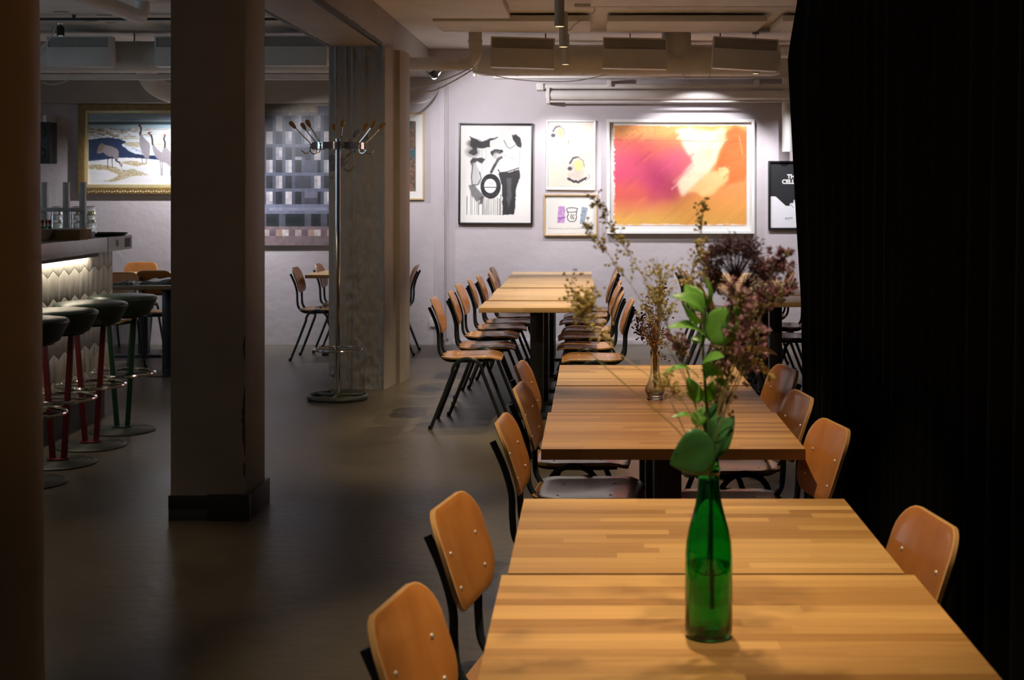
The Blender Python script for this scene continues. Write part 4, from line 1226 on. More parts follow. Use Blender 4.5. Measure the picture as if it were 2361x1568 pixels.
for i in range(5):
    j = 0.008 * ((i % 2) * 2 - 1)
    table(labs[i], -0.735 + 0.002 * i + j, 0.017 + j, ys3[i] + 0.012, ys3[i + 1] - 0.012, G3, tone=[(0.95, 0.9, 0.85), (1.05, 1.05, 1.05), (0.9, 0.88, 0.86), (1.06, 1.08, 1.1), (0.98, 0.96, 0.94)][i], lift=[0, 0.005, 0.001, 0.006, 0.002][i])
G4 = 'oak tables in the far right row beside the curtain'
ys4 = [9.62, 10.25, 10.90, 11.60, 12.30, 12.96]
labs = ['nearest oak table of the far right row beside the curtain', 'second oak table from the front of the far right row', 'middle oak table of the far right row', 'fourth oak table from the front of the far right row', 'last oak table of the far right row by the back wall']
for i in range(5):
    table(labs[i], 1.02, 1.62, ys4[i] + 0.010, ys4[i + 1] - 0.010, G4, lift=[0, 0.004, 0.001, 0.005, 0.002][i])
table('small oak table partly hidden behind the rough column', -2.62, -1.90, 12.72, 13.38, 'small tables along the back wall')
table('light oak table behind the bar end, near the back wall', -4.75, -3.55, 12.62, 13.18, 'small tables along the back wall')
table('dark topped table with black cloths beyond the bar stools', -3.92, -3.12, 11.30, 11.86, 'small tables along the back wall', top='dark_table', round_base=True)

# ---------------------------------------------------------------- chairs
def seat_fn(u, v):
    z = 0.447 - 0.010 * math.exp(-((u + 0.03) ** 2) / 0.012) + 0.010 * (v / 0.2) ** 2
    if u > 0.12: z -= 0.55 * (u - 0.12) ** 2 * 4
    if u < -0.14: z += 1.2 * (u + 0.14) ** 2
    return Vector((u, v, z)), Vector((0, 0, 1))
def back_fn(w, h):
    x = -0.180 - 0.060 * (h / 0.235) - 0.02 * (h / 0.235) ** 2 + 0.026 * (w / 0.19) ** 2
    n = Vector((1.0, -0.27 * (w / 0.19), 0.33)).normalized()
    return Vector((x, w, 0.604 + h)), n
CM = {}
CM['seat'] = shell(roundrect(-0.178, 0.212, -0.198, 0.198, (0.085, 0.075, 0.075, 0.085), 6), seat_fn, 0.013).mesh('seat', ang=50)
CM['back'] = shell(roundrect(-0.162, 0.162, 0.0, 0.222, (0.082, 0.082, 0.068, 0.068), 6), back_fn, 0.013).mesh('backrest', ang=50)
for k_, m_ in (('seat', 'seat_wood'), ('back', 'chair_wood')):
    me_ = CM[k_]; me_.materials.append(MATS[m_]); me_.materials.append(MATS['chair_edge'])
    npoly = len(me_.polygons); ne = 3 * 28
    for q_ in range(npoly - ne, npoly): me_.polygons[q_].material_index = 1
def up_path(s):
    y = 0.100 * s
    return spline([(-0.258, y, 0.770), (-0.222, y, 0.690), (-0.200, y, 0.610), (-0.197, y, 0.540), (-0.188, y, 0.475), (-0.150, y, 0.432), (-0.09, y, 0.423), (0.06, y, 0.423), (0.165, y, 0.428)], 4)
for s, k in ((1, 'upL'), (-1, 'upR')): CM[k] = MB().tube(up_path(s), 0.0105, 8).mesh('back_tube')
def leg_path(s):
    pts = [(-0.235, 0.218 * s, 0.004), (-0.165, 0.2105 * s, 0.18), (-0.098, 0.2035 * s, 0.355)]
    for k in range(1, 12):
        a = PI - PI * k / 12
        pts.append((0.098 * math.cos(a), 0.2035 * s, 0.362 + 0.088 * math.sin(a)))
    pts += [(0.098, 0.2035 * s, 0.355), (0.168, 0.2105 * s, 0.18), (0.238, 0.218 * s, 0.004)]
    return pts
for s, k in ((1, 'legL'), (-1, 'legR')): CM[k] = MB().tube(leg_path(s), 0.0115, 8).mesh('leg_frame')
cb = MB()
for x in (-0.06, 0.06): cb.tube([(x, -0.2, 0.428), (x, -0.1, 0.412), (x, 0.1, 0.412), (x, 0.2, 0.428)], 0.009, 8)
CM['bars'] = cb.mesh('cross_bar')
rv = MB().ball((0, 0, 0), 0.0062, 8, 6, (0.55, 1, 1)); CM['rivet'] = rv.mesh('rivet')
ft = MB().lathe([(0.0135, 0), (0.0145, 0.01), (0.0125, 0.024)], 10); CM['foot'] = ft.mesh('foot_cap')
def chair_proto():
    t = thing('dining_chair', 'x', 'chair')
    obj('seat', CM['seat'], 'seat_wood', t)
    bk = obj('backrest', CM['back'], 'chair_wood', t)
    for w in (-0.1, 0.1):
        for h in (0.05, 0.125):
            p, n = back_fn(w, h)
            rr = obj('rivet', CM['rivet'], 'rivet_steel', bk); rr.location = p + n * 0.0062
    for k in ('upL', 'upR'): obj('back_tube', CM[k], 'tube_metal', t)
    for s, k in ((1, 'legL'), (-1, 'legR')):
        lo = obj('leg_frame', CM[k], 'tube_metal', t)
        for x in (-0.2365, 0.2395):
            f = obj('foot_cap', CM['foot'], 'plastic_black', lo); f.location = (x, 0.218 * s, 0.0)
    obj('cross_bar', CM['bars'], 'tube_metal', t)
    for x, w in ((0.10, -0.1), (0.10, 0.1), (-0.09, -0.1), (-0.09, 0.1)):
        p, n = seat_fn(x, w)
        rr = obj('seat_rivet', CM['rivet'], 'steel', t); rr.location = p + Vector((0, 0, 0.0055)); rr.rotation_euler = (0, PI / 2, 0)
    return t
CP = chair_proto(); USED = [False]
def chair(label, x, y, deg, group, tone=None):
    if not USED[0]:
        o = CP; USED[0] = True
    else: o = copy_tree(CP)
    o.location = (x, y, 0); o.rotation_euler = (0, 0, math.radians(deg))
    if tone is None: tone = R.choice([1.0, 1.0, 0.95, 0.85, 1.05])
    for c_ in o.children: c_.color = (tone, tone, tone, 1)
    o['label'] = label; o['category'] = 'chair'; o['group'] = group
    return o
CG1 = 'bentwood chairs at the foreground table row'
chair('wooden chair at the bottom edge, left side of the foreground table', -0.105, 2.37, -11, CG1, 1.05)
chair('wooden chair at the far left corner of the foreground table', -0.09, 3.13, -11, CG1, 1.0)
chair('wooden chair on the right of the foreground table against the curtain', 0.51, 2.99, 188, CG1)
CG2 = 'bentwood chairs at the middle table row'
chair('nearest wooden chair on the left of the middle table row', -0.035, 4.31, -4, CG2)
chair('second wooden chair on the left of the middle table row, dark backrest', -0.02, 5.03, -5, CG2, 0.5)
chair('farthest wooden chair on the left of the middle table row', -0.05, 5.66, -5, CG2)
chair('nearest wooden chair on the right of the middle table row, before the curtain', 0.505, 4.18, 190, CG2)
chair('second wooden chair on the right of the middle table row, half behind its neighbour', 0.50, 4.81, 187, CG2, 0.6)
chair('farthest wooden chair on the right of the middle table row, close to the curtain edge', 0.55, 5.51, 191, CG2)
CG3 = 'bentwood chairs along both sides of the far left row'
for i, (x, y, a, nm) in enumerate([(-0.79, 9.10, 0, 'nearest'), (-0.735, 9.66, 2, 'second'), (-0.75, 10.37, -2, 'third'), (-0.715, 10.93, 3, 'fourth'), (-0.68, 11.40, 0, 'fifth'), (-0.625, 11.92, 2, 'sixth'), (-0.66, 12.62, -2, 'farthest')]):
    chair('%s wooden chair along the left side of the long far table row' % nm, x, y, a, CG3)
for i, (x, y, a, nm) in enumerate([(0.025, 8.97, 181, 'nearest'), (-0.020, 9.63, 179, 'second'), (-0.030, 10.26, 182, 'third'), (-0.012, 10.76, 178, 'fourth'), (-0.045, 11.40, 180, 'fifth'), (-0.02, 11.97, 180, 'sixth'), (0.0, 12.52, 182, 'farthest')]):
    chair('%s wooden chair along the right side of the long far table row' % nm, x, y, a, CG3)
CG4 = 'bentwood chairs at the far right table row'
for i, (x, y, a, nm) in enumerate([(1.03, 9.36, 0, 'nearest'), (1.06, 10.62, 2, 'second'), (1.06, 11.72, 0, 'third'), (1.05, 12.20, 0, 'fourth'), (1.04, 12.68, 0, 'farthest')]):
    chair('%s wooden chair on the left of the far right table row, behind the bouquet' % nm, x, y, a, CG4)
for i, (x, y, a, nm) in enumerate([(1.50, 10.24, 180, 'nearest'), (1.50, 11.05, 180, 'middle'), (1.49, 11.95, 180, 'farthest')]):
    chair('%s wooden chair on the curtain side of the far right table row' % nm, x, y, a, CG4)
CG5 = 'bentwood chairs at the small back tables'
chair('wooden chair left of the rough column, casting a shadow on the wall', -2.45, 12.62, 0, CG5)
chair('wooden chair just left of the rough column, partly behind it', -2.36, 13.22, 0, CG5)
chair('wooden chair just right of the rough column, back turned to the wall chase', -1.87, 13.02, 180, CG5)
chair('brightly lit pale wooden chair against the wall under the bird painting', -4.37, 13.27, -90, CG5)
chair('wooden chair facing the back wall beside the square column, beyond the dark table', -3.82, 12.36, 90, CG5)
chair('wooden chair half hidden by the bar end, behind the dark table', -4.02, 11.62, -90, CG5)

# folded black cloths on the dark table
def cloth(label, x0, x1, y0, y1, h, seed):
    n, m = 26, 16; vs = []; fs = []
    for j in range(m + 1):
        for i in range(n + 1):
            u, v = i / n, j / m
            e = min(u, 1 - u, v, 1 - v)
            top = h * (1 - math.exp(-e * 22)) * (0.75 + 0.5 * mnoise.noise(Vector((u * 4 + seed, v * 3, 0))))
            vs.append((x0 + (x1 - x0) * u, y0 + (y1 - y0) * v + 0.01 * mnoise.noise(Vector((u * 5, seed, 0))), TZ + 0.003 + max(0.002, top)))
    k = len(vs)
    vs += [(x, y, TZ + 0.001) for x, y, z in vs]
    for j in range(m):
        for i in range(n):
            a = j * (n + 1) + i
            fs.append((a, a + 1, a + n + 2, a + n + 1)); fs.append((k + a, k + a + n + 1, k + a + n + 2, k + a + 1))
    rim = [i for i in range(n + 1)] + [j * (n + 1) + n for j in range(1, m + 1)] + [m * (n + 1) + i for i in range(n - 1, -1, -1)] + [j * (n + 1) for j in range(m - 1, 0, -1)]
    for q in range(len(rim)):
        a, b = rim[q], rim[(q + 1) % len(rim)]
        fs.append((a, k + a, k + b, b))
    o = MB().add(vs, fs).build('folded_cloth', 'leather', ang=60)
    return tag(o, label, 'cloth', 'folded black cloths on the dark table')
cloth('larger folded black cloth on the dark table beside the square column', -3.72, -3.30, 11.42, 11.74, 0.040, 3)
cloth('small folded black cloth on the dark table next to the bar end', -3.915, -3.75, 11.36, 11.50, 0.026, 9)

# ---------------------------------------------------------------- bar counter
XB = -3.25; Y0B, Y1B = 6.9, 9.44
bar = thing('bar_counter', 'tiled bar counter with steel edge and lit white chevron tiles', 'bar counter', (0, 0, 0))
MB().box(-4.05, XB - 0.008, Y0B, Y1B, 0.20, 1.125).build('bar_body', 'grout', bar)
MB().box(-4.02, XB - 0.045, Y0B, Y1B - 0.03, 0.0, 0.20).build('kick_plinth', 'dark_base', bar)
slab = MB().box(-4.10, XB + 0.10, Y0B, 9.53, 1.128, 1.224).build('worktop', 'steel', bar, bevel=0.004)
MB().box(XB + 0.099, XB + 0.102, 9.06, 9.528, 1.132, 1.220).build('end_plate', 'alu', slab)
o = MB().lathe([(0.024, 0), (0.024, 0.003)], 24).build('round_cap', 'plastic_black', slab); o.matrix_local = Matrix.Translation((XB + 0.1005, 9.23, 1.178)) @ Matrix.Rotation(PI / 2, 4, 'Y') 
MB().box(XB + 0.101, XB + 0.104, 9.38, 9.49, 1.145, 1.205).build('socket_plate', 'dark_base', slab)
MB().box(XB + 0.035, XB + 0.05, Y0B, 9.02, 1.100, 1.128).build('led_valance', 'dark_base', bar)
MB().box(XB + 0.012, XB + 0.030, Y0B, 8.98, 1.118, 1.1275).build('led_strip', 'led_glow', bar)
# chevron tiles, cut to parallelograms that meet in a zigzag
TW, THH, AMP = 0.0865, 0.168, 0.042
ncol = int((Y1B - Y0B) / TW); TMESH = {}
def tile_mesh(kind):
    g = 0.0024; s = -AMP / 2 if kind[0] else AMP / 2
    top, bot = kind[1], kind[2]     # cut heights for the border rows
    w = TW / 2 - g
    k = w / (TW / 2)
    p = [(-w, -THH / 2 + g - s * k), (w, -THH / 2 + g + s * k), (w, THH / 2 - g + s * k), (-w, THH / 2 - g - s * k)]
    if top is not None: p[2] = (w, top); p[3] = (-w, top)
    if bot is not None: p[0] = (-w, bot); p[1] = (w, bot)
    return MB().prism(p, lambda u, v: (0.0, u, v), lambda u, v: (0.006, u, v)).mesh('tile', bevel=0.0008)
z_first = 1.02   # zigzag mid height below the top row
zmid = [z_first + THH / 2 - THH * k for k in range(0, 6)]
for cidx in range(ncol):
    yc = Y1B - TW * (cidx + 0.5)
    par = cidx % 2
    for k, z in enumerate(zmid):
        top = (1.124 - z) if k == 0 else None
        bot = (0.205 - z) if z - THH / 2 - AMP < 0.205 else None
        key = (par, k == 0, bot is not None)
        if key not in TMESH: TMESH[key] = tile_mesh((par, top, bot))
        o = obj('tile', TMESH[key], 'tile', bar); o.location = (XB - 0.0075, yc, z)
# LED light under the worktop edge
ld = bpy.data.lights.new('led_light', 'AREA'); ld.shape = 'RECTANGLE'; ld.size = 0.02; ld.size_y = 8.98 - Y0B; ld.energy = 6; ld.color = (1.0, 0.86, 0.66)
lo = bpy.data.objects.new('led_light', ld); lo.location = (XB + 0.022, (8.98 + Y0B) / 2, 1.112); lo.rotation_euler = (0, math.radians(-20), 0); COL.objects.link(lo)
# posts and shelf of the gantry on the counter
ga = thing('glass_gantry', 'aluminium gantry of square posts and a rail standing on the bar', 'gantry', (0, 0, 0))
for px in (103, 153, 191):
    Y = 9.15
    x = (px - VPX) / FPX * Y
    MB().box(x - 0.018, x + 0.018, Y - 0.018, Y + 0.018, 1.2245, zz(420, Y)).build('post', 'alu', ga, bevel=0.002)
MB().box((60 - VPX) / FPX * 9.12, (197 - VPX) / FPX * 9.12, 9.108, 9.131, zz(488, 9.12), zz(479, 9.12)).build('rail', 'alu', ga, bevel=0.002)
# things on the bar
def glass_stack(label, px, Y, n, r=0.037, h=0.052, tot=None):
    x = (px - VPX) / FPX * Y
    t = thing('glass_stack', label, 'glasses', (x, Y, 1.2245))
    if 'tumbler' not in TM:
        TM['tumbler'] = MB().lathe([(0.040, 0.0), (0.0405, 0.012), (0.036, 0.05), (0.037, 0.075), (0.033, 0.088), (0.0305, 0.085), (0.033, 0.05), (0.0375, 0.0), (0.040, 0.0)], 18, caps=False).mesh('tumbler')
    for k in range(n):
        o = obj('tumbler', TM['tumbler'], 'clear_glass', t); o.location = (0, 0, 0.0005 + k * 0.054)
    return t
glass_stack('tall stack of clear tumblers left on the bar, behind the rail', 131, 9.28, 3)
glass_stack('stack of clear tumblers in the middle of the bar, between two posts', 178, 9.28, 3)
glass_stack('stack of clear tumblers at the end of the bar beside the black tray', 208, 9.38, 3)
def sauce(label, px, Y):
    x = (px - VPX) / FPX * Y
    t = thing('sauce_bottle', label, 'bottle', (x, Y, 1.2245), 0, 'small green sauce bottles on the bar')
    MB().lathe([(0.019, 0), (0.020, 0.004), (0.020, 0.062), (0.010, 0.082), (0.0085, 0.10)], 16).build('glass_body', 'sauce_glass', t)
    MB().lathe([(0.0115, 0.10), (0.0115, 0.118), (0.010, 0.121)], 14).build('cap', 'cap_red', t)
    MB().lathe([(0.0112, 0.078), (0.0105, 0.099)], 14, caps=False).build('neck_label', 'label_cream', t)
    return t
sauce('leftmost small green sauce bottle with red cap on the bar', 97, 8.62)
sauce('middle small green sauce bottle with red cap on the bar', 107, 8.70)
sauce('rightmost small green sauce bottle with red cap on the bar, next to the glasses', 114, 8.66)
t = thing('wooden_box', 'worn wooden crate with paper napkins on the bar edge', 'box', ((147 - VPX) / FPX * 8.55, 8.62, 1.2245))
w_ = MB(); w_.box(-0.11, 0.11, -0.10, 0.10, 0.0, 0.008)
w_.build('bottom', 'wood_box', t)
for (a, b_, c_, d_) in ((-0.11, 0.11, -0.10, -0.092), (-0.11, 0.11, 0.092, 0.10), (-0.11, -0.102, -0.092, 0.092), (0.102, 0.11, -0.092, 0.092)):
    MB().box(a, b_, c_, d_, 0.008, 0.062).build('side_board', 'wood_box', t, bevel=0.002)
for k in range(5):
    o = MB().box(-0.09, 0.09, -0.08, 0.08, 0.009 + 0.012 * k, 0.0205 + 0.012 * k).build('napkin', 'paper_white', t, bevel=0.003); o.rotation_euler = (0, 0, 0.03 * ((k * 7) % 5 - 2))
t = thing('serving_tray', 'round black serving tray lying on the bar end', 'tray', ((237 - VPX) / FPX * 9.33, 9.30, 1.2245))
MB().lathe([(0.135, 0.0), (0.145, 0.002), (0.168, 0.020), (0.172, 0.020), (0.172, 0.017), (0.148, -0.0), (0.135, 0.0)], 40, caps=False).build('rim', 'plastic_black', t)
MB().lathe([(0.14, 0.0004), (0.14, 0.003)], 40).build('bottom', 'plastic_black', t)
t = thing('steel_tub', 'small square steel tub beside the tray on the bar', 'tub', ((197 - VPX) / FPX * 9.0, 9.0, 1.2245))
for (a, b_, c_, d_) in ((-0.045, 0.045, -0.045, -0.042), (-0.045, 0.045, 0.042, 0.045), (-0.045, -0.042, -0.042, 0.042), (0.042, 0.045, -0.042, 0.042)):
    MB().box(a, b_, c_, d_, 0.0, 0.036).build('side', 'alu', t)
MB().box(-0.042, 0.042, -0.042, 0.042, 0.0, 0.003).build('bottom', 'alu', t)
t = thing('ceramic_bowl', 'pale ceramic bowl at the left end of the bar edge', 'bowl', ((84 - VPX) / FPX * 8.42, 8.45, 1.2245))
MB().lathe([(0.055, 0.0), (0.060, 0.006), (0.085, 0.062), (0.090, 0.070), (0.086, 0.070), (0.056, 0.010), (0.0, 0.009)], 28, caps=False).build('bowl_body', 'ceramic', t)

# ---------------------------------------------------------------- bar stools
SM = {}
SM['cush'] = MB().lathe([(0.150, 0.735), (0.168, 0.745), (0.205, 0.82), (0.214, 0.838), (0.212, 0.850), (0.200, 0.859), (0.15, 0.866), (0.0001, 0.868)], 40).mesh('cushion')
SM['plate'] = MB().lathe([(0.14, 0.725), (0.14, 0.736)], 32).mesh('seat_plate')
def ringpath(r, z, n=44): return [(r * math.cos(2 * PI * k / n), r * math.sin(2 * PI * k / n), z) for k in range(n)]
SM['ring'] = MB().tube(ringpath(0.198, 0.367), 0.0105, 8, closed=True).mesh('foot_ring')
bp = [(0.205, 0.0), (0.207, 0.006), (0.200, 0.011)]
for k in range(9):
    r = 0.195 - 0.016 * k
    bp += [(r, 0.012 + 0.0012 * k), (r - 0.004, 0.0155 + 0.0012 * k), (r - 0.012, 0.0155 + 0.0012 * k), (r - 0.014, 0.012 + 0.0012 * k)]
bp += [(0.03, 0.028)]
SM['base'] = MB().lathe(bp, 40).mesh('base_disc')
def flatbar(a, b, w, t):
    a, b = Vector(a), Vector(b)
    mb = MB()
    vs = []
    for p in (a, b):
        for sx, sy in ((-1, -1), (1, -1), (1, 1), (-1, 1)): vs.append((p.x + sx * w / 2, p.y + sy * t / 2, p.z))
    return mb.add(vs, [(0, 3, 2, 1), (4, 5, 6, 7), (0, 1, 5, 4), (1, 2, 6, 5), (2, 3, 7, 6), (3, 0, 4, 7)]).mesh('leg', bevel=0.002)
SM['l0'] = flatbar((-0.032, 0.0, 0.028), (-0.085, 0.0, 0.73), 0.030, 0.022); SM['l1'] = flatbar((0.032, 0.0, 0.028), (0.075, 0.0, 0.73), 0.030, 0.022)
SM['hub'] = MB().lathe([(0.06, 0.027), (0.06, 0.033)], 24).mesh('hub')
SM['arm'] = MB().tube([(-0.195, 0, 0.367), (0.195, 0, 0.367)], 0.006, 6).mesh('ring_brace')
def stool(label, x, y, paint, deg):
    t = thing('bar_stool', label, 'bar stool', (x, y, 0), math.radians(deg), 'padded bar stools along the tiled bar')
    obj('cushion', SM['cush'], 'leather', t); obj('seat_plate', SM['plate'], 'plastic_black', t)
    obj('foot_ring', SM['ring'], 'chrome', t); obj('base_disc', SM['base'], 'cast_iron', t)
    for k in ('l0', 'l1'):
        me = SM[k].copy(); me.materials.clear(); obj('leg', me, paint, t)
    me = SM['hub'].copy(); me.materials.clear(); obj('hub', me, paint, t)
    obj('ring_brace', SM['arm'], 'cast_iron', t)
    return t
stool('bar stool with green legs at the far end of the bar', -2.98, 8.83, 'green_paint', 8)
stool('red legged bar stool next to the green legged one', -2.99, 8.30, 'red_paint', 4)
stool('red legged bar stool third from the bar end', -2.98, 7.77, 'red_paint', -4)
stool('bar stool fourth from the bar end, mostly hidden by the round column', -2.95, 7.25, 'red_paint', 6)

# ---------------------------------------------------------------- coat stand
cs = thing('coat_stand', 'chrome coat stand with wooden tipped hooks and a ring base', 'coat stand', (-1.848, 10.14, 0))
MB().tube(ringpath(0.205, 0.022, 56), [0.019] * 56, 10, closed=True).build('base_ring', 'cast_iron', cs)
for k in range(3):
    a = 2 * PI * k / 3 + 0.5
    MB().tube([(0.02 * math.cos(a), 0.02 * math.sin(a), 0.034), (0.2 * math.cos(a), 0.2 * math.sin(a), 0.024)], 0.012, 8).build('spoke', 'cast_iron', cs)
MB().lathe([(0.03, 0.015), (0.03, 0.045), (0.022, 0.06)], 20).build('hub', 'cast_iron', cs)
MB().tube([(0, 0, 0.03), (0, 0, 1.905)], 0.0185, 20).build('pole', 'chrome', cs)
MB().tube(ringpath(0.172, 0.367), 0.008, 8, closed=True).build('umbrella_ring', 'chrome', cs)
MB().tube([(-0.17, 0, 0.367), (0.17, 0, 0.367)], 0.005, 6).build('ring_brace', 'chrome', cs)
zb = 1.828
cr = MB().lathe([(0.188, zb), (0.191, zb), (0.191, zb + 0.048), (0.188, zb + 0.048), (0.188, zb)], 56, caps=False).build('crown_band', 'chrome', cs)
for k in range(2):
    a = PI / 4 + PI / 2 * k
    MB().tube([(0.188 * math.cos(a), 0.188 * math.sin(a), zb + 0.024), (-0.188 * math.cos(a), -0.188 * math.sin(a), zb + 0.024)], 0.006, 6).build('crown_brace', 'chrome', cs)
hk = MB().tube(spline([(0.315, 0, zb + 0.165), (0.25, 0, zb + 0.095), (0.197, 0, zb + 0.040), (0.197, 0, zb + 0.0), (0.205, 0, zb - 0.025), (0.232, 0, zb - 0.032), (0.262, 0, zb - 0.008)], 5), 0.0042, 7).mesh('hook')
kn = MB().lathe([(0.006, -0.03), (0.011, -0.02), (0.016, 0.008), (0.0165, 0.02), (0.012, 0.031), (0.003, 0.035)], 14).mesh('knob')
sc_ = MB().ball((0, 0, 0), 0.004, 6, 4).mesh('screw')
for k in range(8):
    a = 2 * PI * k / 8 + 0.28
    h = obj('hook', hk, 'chrome', cs); h.rotation_euler = (0, 0, a)
    q = obj('knob', kn, 'knob_wood', h); q.location = (0.322, 0, zb + 0.172); q.rotation_euler = (0, math.radians(42), 0)
    for dz in (0.012, 0.036):
        s_ = obj('screw', sc_, 'chrome', h); s_.location = (0.202, 0, zb + dz)

# ---------------------------------------------------------------- green bottle
YB = 2.45
BX = (1634 - VPX) / FPX * YB
K = YB / FPX
bt = thing('glass_bottle', 'tall green glass bottle holding the bouquet on the foreground table', 'bottle', (BX, YB, TZ + 0.0004))
outer = [(0.0001, 0.004), (0.024, 0.003), (0.036, 0.0), (0.0405, 0.004), (0.0418, 0.014), (0.0418, 0.130), (0.0414, 0.146), (0.0396, 0.168), (0.0352, 0.190), (0.0290, 0.212), (0.0238, 0.232), (0.0200, 0.254), (0.0182, 0.278), (0.0180, 0.288), (0.0200, 0.290), (0.0202, 0.297), (0.0184, 0.299), (0.0176, 0.312), (0.0160, 0.315)]
inner = [(0.0145, 0.314), (0.0148, 0.290), (0.0156, 0.276), (0.0172, 0.254), (0.0210, 0.232), (0.0262, 0.212), (0.0324, 0.190), (0.0368, 0.168), (0.0386, 0.146), (0.0389, 0.130), (0.0389, 0.016), (0.036, 0.010), (0.0001, 0.012)]
MB().lathe(outer + inner, 48, caps=False).build('glass_body', 'green_glass', bt, ang=60)
MB().lathe([(0.0001, 0.0125), (0.0362, 0.0105), (0.03885, 0.0165), (0.03885, 0.128), (0.0001, 0.128)], 48, caps=False).build('water', 'water', bt, ang=60)

def Q(px, py, dy=0.0): return P(px, py, YB + dy)

# ---------------------------------------------------------------- leafy branch
br = thing('leafy_branch', 'fresh green branch with broad pointed leaves standing in the bottle', 'plant', (BX, YB, TZ + 0.05))
org = Vector(br.location)
stem = spline([Q(1640, 1400), Q(1638, 1180), Q(1639, 1075), Q(1634, 1000, -0.005), Q(1626, 900, 0.0), Q(1621, 800), Q(1625, 730, -0.005), Q(1631, 690)], 6)
MB().tube([p - org for p in stem], [0.0032 - 0.0016 * i / (len(stem) - 1) for i in range(len(stem))], 8).build('stem', 'stem_green', br)
def leaf(base, tip, w, nrm=(0, -0.75, 0.65), fold=0.25, arch=0.10, roll=0.0, mat='leaf'):
    B = Q(*base); T = Q(*tip)
    d = T - B; L = d.length; dn = d.normalized()
    nv = Vector(nrm)
    if roll: nv = Matrix.Rotation(roll, 3, dn) @ nv
    side = dn.cross(nv).normalized(); nn = side.cross(dn).normalized()
    W = w * K / 2
    n, m = 14, 4; vs = []; fs = []
    for i in range(n + 1):
        t = i / n
        wd = W * (math.sin(PI * min(1, t ** 0.72)) ** 0.85) * 1.02 + 0.0008 * (1 - t)
        c = B + d * t + nn * (arch * L * math.sin(PI * t) - 0.10 * L * t * t)
        for j in range(-m, m + 1):
            s = j / m
            p = c + side * wd * s + nn * (fold * wd * abs(s) - 0.12 * wd * s * s * (1 + 0.4 * math.sin(9 * t)))
            vs.append(p - org)
    q = 2 * m + 1
    for i in range(n):
        for j in range(q - 1):
            a = i * q + j
            fs.append((a, a + 1, a + q + 1, a + q))
    o = MB().add(vs, fs).build('leaf', mat, br, ang=180)
    sd = o.modifiers.new('thickness', 'SOLIDIFY'); sd.thickness = 0.0006; sd.offset = 0
    return o
leaf((1631, 712, 0), (1631, 636, -0.01), 26, nrm=(0.9, -0.5, 0.1))
leaf((1624, 722, 0), (1552, 678, -0.03), 42, nrm=(-0.2, -0.7, 0.7), arch=0.2)
leaf((1622, 716, 0), (1578, 654, 0.02), 46, nrm=(-0.3, -0.8, 0.5))
leaf((1620, 745, 0.01), (1570, 700, 0.04), 22, nrm=(0.2, -0.6, -0.5))
leaf((1630, 782, 0), (1718, 708, -0.03), 82, nrm=(0.25, -0.75, 0.6), fold=0.18, arch=0.05)
leaf((1626, 774, 0), (1541, 748, -0.035), 40, nrm=(-0.2, -0.5, 0.85), arch=0.14)
leaf((1616, 792, 0), (1604, 770, 0.03), 34, nrm=(0.0, -0.9, 0.2))
leaf((1620, 834, 0), (1667, 818, -0.03), 50, nrm=(0.1, -0.6, 0.8), fold=0.2)
leaf((1621, 835, 0), (1664, 866, -0.02), 34, nrm=(0.2, -0.6, -0.4))
leaf((1612, 872, 0), (1524, 857, -0.03), 30, nrm=(-0.2, -0.3, 0.9), arch=0.22)
leaf((1615, 928, 0), (1584, 868, 0.02), 34, nrm=(-0.3, -0.8, 0.5))
leaf((1622, 872, 0), (1654, 852, -0.02), 34, nrm=(0.1, -0.6, 0.7))
leaf((1646, 872, 0.02), (1684, 902, 0.0), 24, nrm=(0.3, -0.5, 0.7))
leaf((1624, 930, 0.01), (1646, 876, 0.02), 32, nrm=(0.3, -0.9, 0.3))
leaf((1606, 972, 0), (1548, 958, -0.03), 22, nrm=(-0.1, -0.4, 0.9), arch=0.16)
leaf((1604, 982, 0.0), (1624, 936, 0.01), 34, nrm=(-0.3, -0.9, 0.1))
leaf((1634, 1006, 0), (1652, 920, 0.01), 40, nrm=(-0.7, -0.7, 0.2), mat='leaf_low_shaded')
leaf((1638, 1012, -0.01), (1688, 965, -0.03), 62, nrm=(-0.6, -0.7, 0.35), mat='leaf_low_shaded')
leaf((1644, 1056, 0.01), (1690, 955, 0.02), 58, nrm=(-0.5, -0.85, 0.1), mat='leaf_low_shaded')
leaf((1648, 1024, -0.02), (1549, 1072, -0.05), 108, nrm=(-0.15, -0.95, -0.12), fold=0.12, arch=0.02, mat='leaf_low_shaded')

